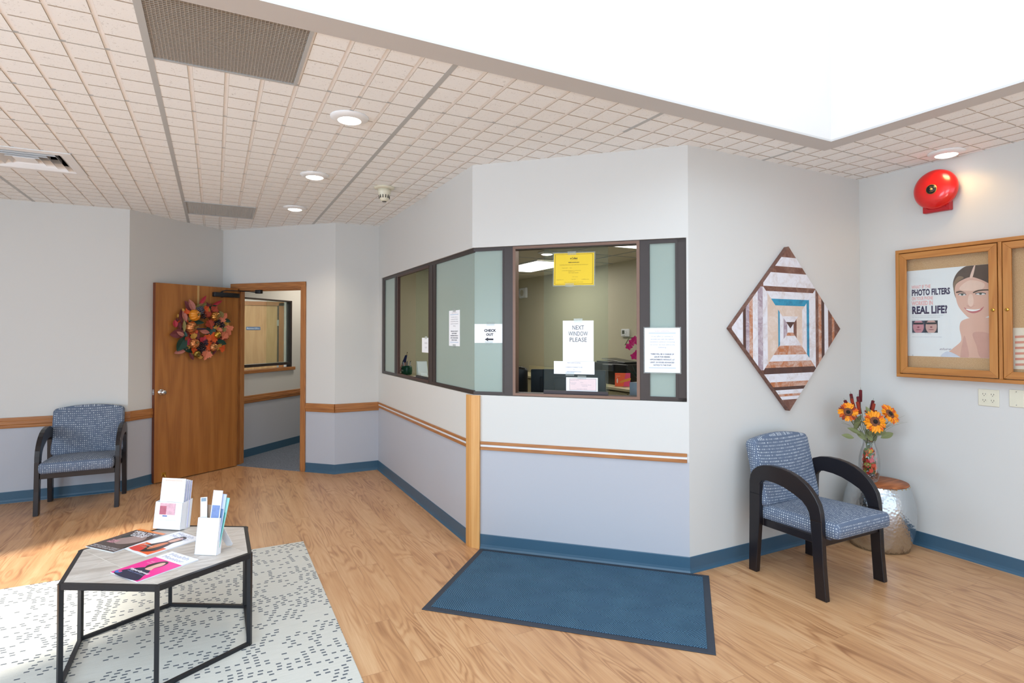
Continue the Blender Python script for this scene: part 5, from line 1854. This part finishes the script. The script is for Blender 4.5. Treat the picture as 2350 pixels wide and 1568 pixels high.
for cx, cy, r, m, nx, ny in ((575, 440, 128, C('#d9871c', .35, .1, name='yellow_gourd', var=.2, scale=20), .55, .1), (510, 700, 128, copper, .6, -.2), (1030, 450, 112, C('#b9803f', .22, .8, name='bronze_foil', var=.15), .5, -.1),
                             (1090, 870, 80, C('#c89a3a', .22, .8, name='gold_foil', var=.1), .3, -.5), (575, 1060, 112, copper, .2, .1), (1000, 1150, 92, C('#c98a58', .25, .7, name='pale_copper_foil', var=.15), .2, .1), (635, 1290, 80, C('#8a7434', .25, .8, name='dark_gold_foil'), .0, -.4)):
    x, y = wc(cx, cy)
    rr_ = r / 2030
    q = Vector((nx, ny, 1)).to_track_quat('Z', 'Y').to_matrix().to_4x4()
    M = T(x, y, .062) @ q
    mb = MB()
    pf = [(.1, -.62), (.55, -.66), (.86, -.5), (1.0, -.1), (.95, .3), (.72, .62), (.4, .72), (.15, .62), (0, .56)]
    mb.lathe([(0, -.58)] + [(a * rr_, b * rr_) for a, b in pf][0:0] + [(a * rr_, b * rr_) for a, b in pf], m, 60, M=M @ Matrix.Scale(1, 4), ribs=10, depth=.12)
    mb.tube([M @ Vector((0, 0, rr_ * .55)), M @ Vector((rr_ * .1, 0, rr_ * .85)), M @ Vector((rr_ * .35, 0, rr_ * 1.15))], [rr_ * .2, rr_ * .11, rr_ * .09], C('#7a6a35', .6), 7)
    mb.build('mini_pumpkin', e)
for cx, cy, n_, m in ((700, 330, 26, C('#4b4a5c', .3, name='blue_berry')), (1090, 590, 18, C('#23141c', .18, name='dark_berry')), (1190, 650, 14, C('#23141c', .18, name='dark_berry')), (725, 1150, 40, C('#23141c', .18, name='dark_berry')), (770, 450, 14, C('#23141c', .18, name='dark_berry')), (830, 1040, 12, C('#3c2a3a', .25))):
    mb = MB()
    x, y = wc(cx, cy)
    for k in range(n_):
        a = k * 2.4
        r = .0095 * math.sqrt(k)
        mb.ball((x + r * math.cos(a) * .9, y + r * math.sin(a), .058 + .014 * (1 - k / n_) + rnd.random() * .004), .0088, m, sub=2)
    mb.build('berry_cluster', e)

# ------------------------------------------------------------------ office furniture and objects
# wall counter with cabinets along the office wall
e = empty('office_counter', 'beige laminate counter running along the office wall behind the reception glass', 'counter', T(4.04, 3.0, .004))
mb = MB()
mb.box(0, .57, .1, 5.2, .875, .91, laminate, .004)
mb.box(.548, .567, .1, 5.2, .91, 1.0, laminate)
mb.build('countertop', e)
mb = MB()
mb.box(.03, .57, .1, 5.2, .0, .86, laminate)
mb.build('cabinet_body', e)
for k in range(8):
    mb = MB()
    mb.box(.012, .03, .11 + k * .637, .11 + k * .637 + .625, .1, .855, laminate, .003)
    mb.build('cabinet_door', e)
# transaction ledge under the checkout window
mb = MB()
mb.box(1.755, 2.12, 3.95, 6.3, 1.045, 1.075, laminate, .003)
mb.build('checkout_ledge', **tagm('cream ledge behind the checkout window carrying the mug and flag', 'ledge'))
# desk under reception window
Mdk = frame(1.641 + .17, 3.769 + .17 + .0, 0, UD)
e = empty('reception_desk', 'dark-topped desk behind the reception window under the monitors', 'desk', Mdk @ T(0, 0, 0))
mb = MB()
mb.box(.1, 1.05, .72, .75, -.72, -.05, laminate, .003)
mb.build('desktop', e)
mb = MB()
mb.box(.12, .15, 0, .72, -.70, -.08, laminate)
mb.box(1.0, 1.03, 0, .72, -.70, -.08, laminate)
mb.box(.15, 1.0, .2, .72, -.1, -.08, laminate)
mb.build('side_panel', e)
def monitor(label, u, depth, rot, w_=.50, h_=.30, zc_=1.085):
    M = Mdk @ T(u, .75, -depth) @ Matrix.Rotation(R(rot), 4, 'Y')
    e = empty('monitor', label, 'monitor', M, 'reception monitors')
    mb = MB()
    mb.box(-w_ / 2, w_ / 2, zc_ - .75 - h_ / 2 + .02, zc_ - .75 + h_ / 2, -.03, .0, C('#1d2632', .4, name='monitor_shell'), .008, 2)
    mb.box(-w_ * .3, w_ * .3, zc_ - .75 - h_ * .3, zc_ - .75 + h_ * .3, -.0, .02, C('#1d2632', .45), .008, 2)
    mb.lathe([(.018, .02), (.018, .0206), (0, .0206)], C('#59626e', .4), 20, M=T(0, zc_ - .75 + h_ * .18, .0))
    mb.build('monitor_back', e)
    mb = MB()
    mb.box(-w_ / 2 + .01, w_ / 2 - .01, zc_ - .75 - h_ / 2 + .03, zc_ - .75 + h_ / 2 - .01, -.032, -.03, C('#0b0d10', .1))
    mb.build('screen', e)
    mb = MB()
    mb.box(-.03, .03, .008, zc_ - .75, .02, .035, black_plastic, .004)
    mb.box(-.11, .11, .001, .012, -.06, .08, black_plastic, .004)
    mb.build('stand', e)
monitor('dark monitor back at the edge nearest the office chair', .42, .52, 10, .38, .30, 1.08)
monitor('wide dark monitor back directly behind the taped notices', .615, .36, -3, .51, .31, 1.085)
# office chair (dark back seen left of the monitors)
e = empty('office_chair', 'black swivel chair behind the reception monitors', 'chair', T(2.50, 5.0, .004) @ Matrix.Rotation(R(150), 4, 'Z'))
mb = MB()
pillow(mb, .5, .6, .1, .03, black_plastic, T(0, .22, .90) @ Matrix.Rotation(R(85), 4, 'X'), pw_=5)
mb.build('backrest', e)
mb = MB()
pillow(mb, .5, .48, .1, 0, black_plastic, T(0, 0, .48), pw_=6)
mb.build('seat', e)
mb = MB()
mb.tube([(0, 0, .08), (0, 0, .45)], .03, black_metal, 12)
mb.tube([(0, .2, .46), (0, .3, .5), (0, .29, .8)], .02, black_metal, 8)
mb.build('column', e)
mb = MB()
for k in range(5):
    a = 2 * math.pi * k / 5
    mb.tube([(0, 0, .1), (.3 * math.cos(a), .3 * math.sin(a), .06)], .018, black_metal, 8)
    mb.ball((.3 * math.cos(a), .3 * math.sin(a), .03), .028, black_plastic)
mb.build('caster_base', e)
# printer
e = empty('printer', 'black office printer on the beige counter behind the glass', 'printer', T(4.40, 5.59, .915))
mb = MB()
mb.box(-.17, .17, -.34, .34, .0, .255, black_plastic, .02, 2)
mb.build('printer_body', e)
mb = MB()
mb.box(-.15, .14, -.27, .28, .255, .272, C('#23262c', .3), .006)
mb.box(-.15, .08, -.26, .2, .285, .293, C('#2d3036', .25), .003, M=Matrix.Rotation(R(4), 4, 'X'))
mb.build('paper_tray', e)
mb = MB()
mb.box(-.195, -.165, -.1, .1, .16, .24, C('#3a3f46', .3), .006)
mb.build('control_panel', e)
# card display
e = empty('card_display', 'orange and pink square card with a reaching hand standing on the counter', 'display card', upright((4.075, 5.27, .920), (.75, -.66, 0), 8) @ Matrix.Diagonal((.68, 1, 1, 1)))
mb = MB()
mb.box(0, .255, 0, .155, -.003, 0, C('#e8613a', .5, name='orange_card'))
mb.poly([(.14, .001), (.254, .001), (.254, .154), (.18, .154), (.16, .08)], .0006, C('#dc4a78', .5))
mb.poly(smooth_poly([(.08, .055), (.14, .075), (.25, .10), (.25, .07), (.15, .05), (.10, .04)]), .0012, C('#d98a3a', .5))
mb.poly(ell(.04, .065, .012, .028), .0012, C('#f2d8c8', .5))
mb.text('Because your', .02, .115, .0012, .013, C('#f8e4c8', .5), align='LEFT')
mb.text('skin', .02, .098, .0012, .013, C('#f8e4c8', .5), align='LEFT')
mb.build('printed_card', e)
mb = MB()
mb.prism([(-.05, 0), (-.003, 0), (-.003, .1)], .12, .124, hold, M=Matrix(((0, 0, 1, 0), (0, 1, 0, 0), (1, 0, 0, 0), (0, 0, 0, 1))))
mb.build('easel_back', e)
# orchid in a grey pot behind the window
Po = Vector((2.60, 3.27, 0))
mb = MB()
mb.box(1.12, 1.46, .004, 1.06, -.38, -.13, laminate, .003)
mb.build('side_ledge', None, M2, **tagm('cream ledge behind the narrow frosted pane holding the orchid pot', 'ledge'))
e = empty('orchid', 'magenta orchid in a square grey pot behind the reception glass', 'plant', T(2.70, 3.19, 1.061))
mb = MB()
mb.box(-.06, .06, -.06, .06, 0, .115, C('#8794a0', .5, name='grey_ceramic', bump=.2), .006)
mb.build('pot', e)
mb = MB()
mb.tube([(0, 0, .11), (-.01, .0, .25), (.0, .01, .38), (-.02, .03, .44), (-.06, .06, .43), (-.08, .08, .38)], .003, C('#4c5a34', .6), 6)
mb.build('stem', e)
mb = MB()
for k in range(7):
    M = T(0, 0, .12) @ Matrix.Rotation(k * .9, 4, 'Z') @ Matrix.Rotation(R(50 - 8 * (k % 3)), 4, 'X') @ T(0, .07, 0)
    leafm(mb, oval(.08, .3), C('#16251a', .5, name='orchid_leaf'), M, .4)
mb.build('leaves', e)
mb = MB()
mg = C('#b30f5e', .5, name='orchid_magenta', var=.2, scale=80)
for k, p in enumerate([(-.03, .03, .42), (-.045, .045, .40), (-.06, .06, .37), (-.01, .02, .40), (-.02, .02, .32), (-.035, .035, .30), (0, 0, .31)]):
    for j in range(5):
        M = T(*p) @ lookM(Vector((0, 0, 0)), -FV + UV * .2 * (k % 3)) @ Matrix.Rotation(j * 1.256 + k, 4, 'Z') @ T(0, .013, 0)
        leafm(mb, oval(.016, .75), mg, M, .2)
mb.build('blossoms', e)
# thermostat and strobe on the office wall
MOf = frame(4.62, 0, 0, (0, -1))
e = empty('thermostat', 'white thermostat with grey screen on the office wall', 'thermostat', MOf @ T(-5.74, 1.535, 0))
mb = MB()
mb.box(-.075, .075, -.05, .05, 0, .028, white_paint, .01, 2)
mb.build('housing', e)
mb = MB()
mb.box(-.05, .0, -.015, .032, .028, .0285, C('#5a6158', .3))
mb.build('screen', e)
mb = MB()
for x, y in ((.03, .02), (.045, .005), (.03, -.01), (-.04, -.035), (-.02, -.035), (.0, -.035)):
    mb.prism(ell(x, y, .005, .005, 10), .028, .0295, C('#9ea3a0', .5))
mb.build('button', e)
e = empty('alarm_strobe', 'white square alarm strobe high on the office wall', 'alarm strobe', MOf @ T(-8.42, 2.21, 0))
mb = MB()
mb.box(-.12, .12, -.085, .085, 0, .04, white_paint, .008)
mb.build('housing', e)
mb = MB()
mb.prism(ell(0, 0, .05, .05, 24), .04, .055, C('#c9c5b4', .3))
mb.build('sounder', e)
mb = MB()
mb.box(-.28, -.18, -.06, .06, 0, .05, white_paint, .01)
mb.build('strobe_lens', e)

# things on the checkout ledge
LZ = 1.0755
e = empty('mug', 'dark green mug full of pens behind the checkout window', 'mug', T(1.87, 6.09, LZ))
green = C('#0d5640', .25, name='green_glaze')
mb = MB()
mb.lathe([(0, 0), (.05, 0), (.058, .01), (.062, .045), (.058, .08), (.054, .095), (.05, .095), (.052, .08), (.054, .045), (.05, .012), (0, .012)], green, 32)
mb.text('SMILE', 0, 0, 0, .025, C('#d8e6e0', .5), fit=.03, M=Matrix(((.46, 0, -.887, -.0565), (-.887, 0, -.46, -.03), (0, 1, 0, .04), (0, 0, 0, 1))))
mb.build('cup', e)
mb = MB()
mb.tube([(.01, -.06, .078), (.012, -.088, .072), (.013, -.096, .05), (.012, -.085, .025), (.01, -.058, .02)], .006, green, 8)
mb.build('handle', e)
for k in range(6):
    a = k * 1.05
    d = Vector((math.cos(a) * .2, math.sin(a) * .3, 1)).normalized()
    mb = MB()
    p = Vector((1.87 + .02 * math.cos(a), 6.09 + .02 * math.sin(a), LZ + .014))
    mb.tube([p, p + d * .13], .004, C(['#c9ced4', '#2c3a72', '#d4d6da', '#8a8f98', '#26314f', '#bfc4cc'][k], .3), 8)
    mb.tube([p + d * .13, p + d * .142], [.003, .001], black_plastic, 6)
    mb.build('pen', **tagm(['silver pen in the green mug', 'navy pen in the green mug', 'white pen in the green mug', 'grey pen in the green mug', 'dark blue pen in the green mug', 'light grey pen in the green mug'][k], 'pen', 'pens in the green mug'))
e = empty('desk_flag', 'small striped American flag on a stick beside the green mug', 'flag', T(1.868, 6.235, LZ) @ Matrix.Rotation(R(-117.5), 4, 'Z'))
mb = MB()
mb.tube([(0, .0, 0), (.0, .03, .15), (0, .05, .235)], .0025, C('#8a6a3c', .5), 6)
mb.lathe([(0, 0), (.03, 0), (.03, .008), (0, .008)], black_plastic, 20)
mb.ball((0, .051, .238), .005, C('#3b3326', .4))
mb.build('stick', e)
mb = MB()
fr_ = C('#b3203a', .7); fw_ = C('#e6e2e0', .7); fb_ = C('#2a2f66', .7)
def cloth(y0, z0, y1, z1, y2, z2, y3, z3, xx, m):
    p = [(xx, y0, z0), (xx, y1, z1), (xx + .006, y2, z2), (xx + .006, y3, z3)]
    q = [(x + .0012, y, z_) for x, y, z_ in p]
    mb.add(p + q, [(0, 1, 2, 3), (4, 7, 6, 5), (0, 4, 5, 1), (1, 5, 6, 2), (2, 6, 7, 3), (3, 7, 4, 0)], m)
lp = lambda a, b, t_: a + (b - a) * t_
for k in range(9):
    ta, tb = k / 9, (k + 1) / 9
    cloth(lp(.030, .047, ta), .205, lp(.030, .047, tb), .205, lp(-.050, .022, tb), lp(.012, .045, tb), lp(-.050, .022, ta), lp(.012, .045, ta), .002 * (k % 3), fr_ if k % 2 == 0 else fw_)
mb.build('striped_cloth', e)
mb = MB()
cloth(.028, .208, .050, .208, .036, .13, -.008, .115, -.006, fb_)
cloth(.028, .208, .050, .208, .036, .13, -.008, .115, .004, fb_)
mb.build('star_canton', e)
e = empty('tissue_box', 'white card dispenser tilted beside the mug behind the checkout glass', 'dispenser', T(1.93, 5.76, LZ + .001) @ Matrix.Rotation(R(-8), 4, 'Z'))
mb = MB()
mb.prism([(-.02, 0), (.10, 0), (.10, .02), (.02, .155), (-.03, .16)], -.05, .05, hold, M=Matrix(((0, 0, 1, 0), (-1, 0, 0, 0), (0, 1, 0, 0), (0, 0, 0, 1))))
mb.build('card_body', e)
mb = MB()
mb.box(-.035, .035, -.145, -.115, .0, .05, hold, .003)
mb.build('front_flap', e)
mb = MB()
mb.prism(smooth_poly([(-.1, 0), (.13, 0), (.14, .12), (.10, .20), (.02, .19), (-.06, .14)], 5), -.02, .02, paper, bev=.004)
mb.build('paper_bag', None, frame(1.99, 5.44, LZ, (.2, -.98)), **tagm('crumpled white paper bag at the frame edge of the checkout window', 'paper'))
mb = MB()
for k in range(5):
    mb.box(-.12, .12, -.10, .10, k * .004, k * .004 + .003, paper, M=Matrix.Rotation(R(k * 5 - 8), 4, 'Z'))
mb.build('paper_stack', None, T(1.92, 5.52, LZ + .0005) , **tagm('stack of loose white papers lying on the checkout ledge', 'papers'))
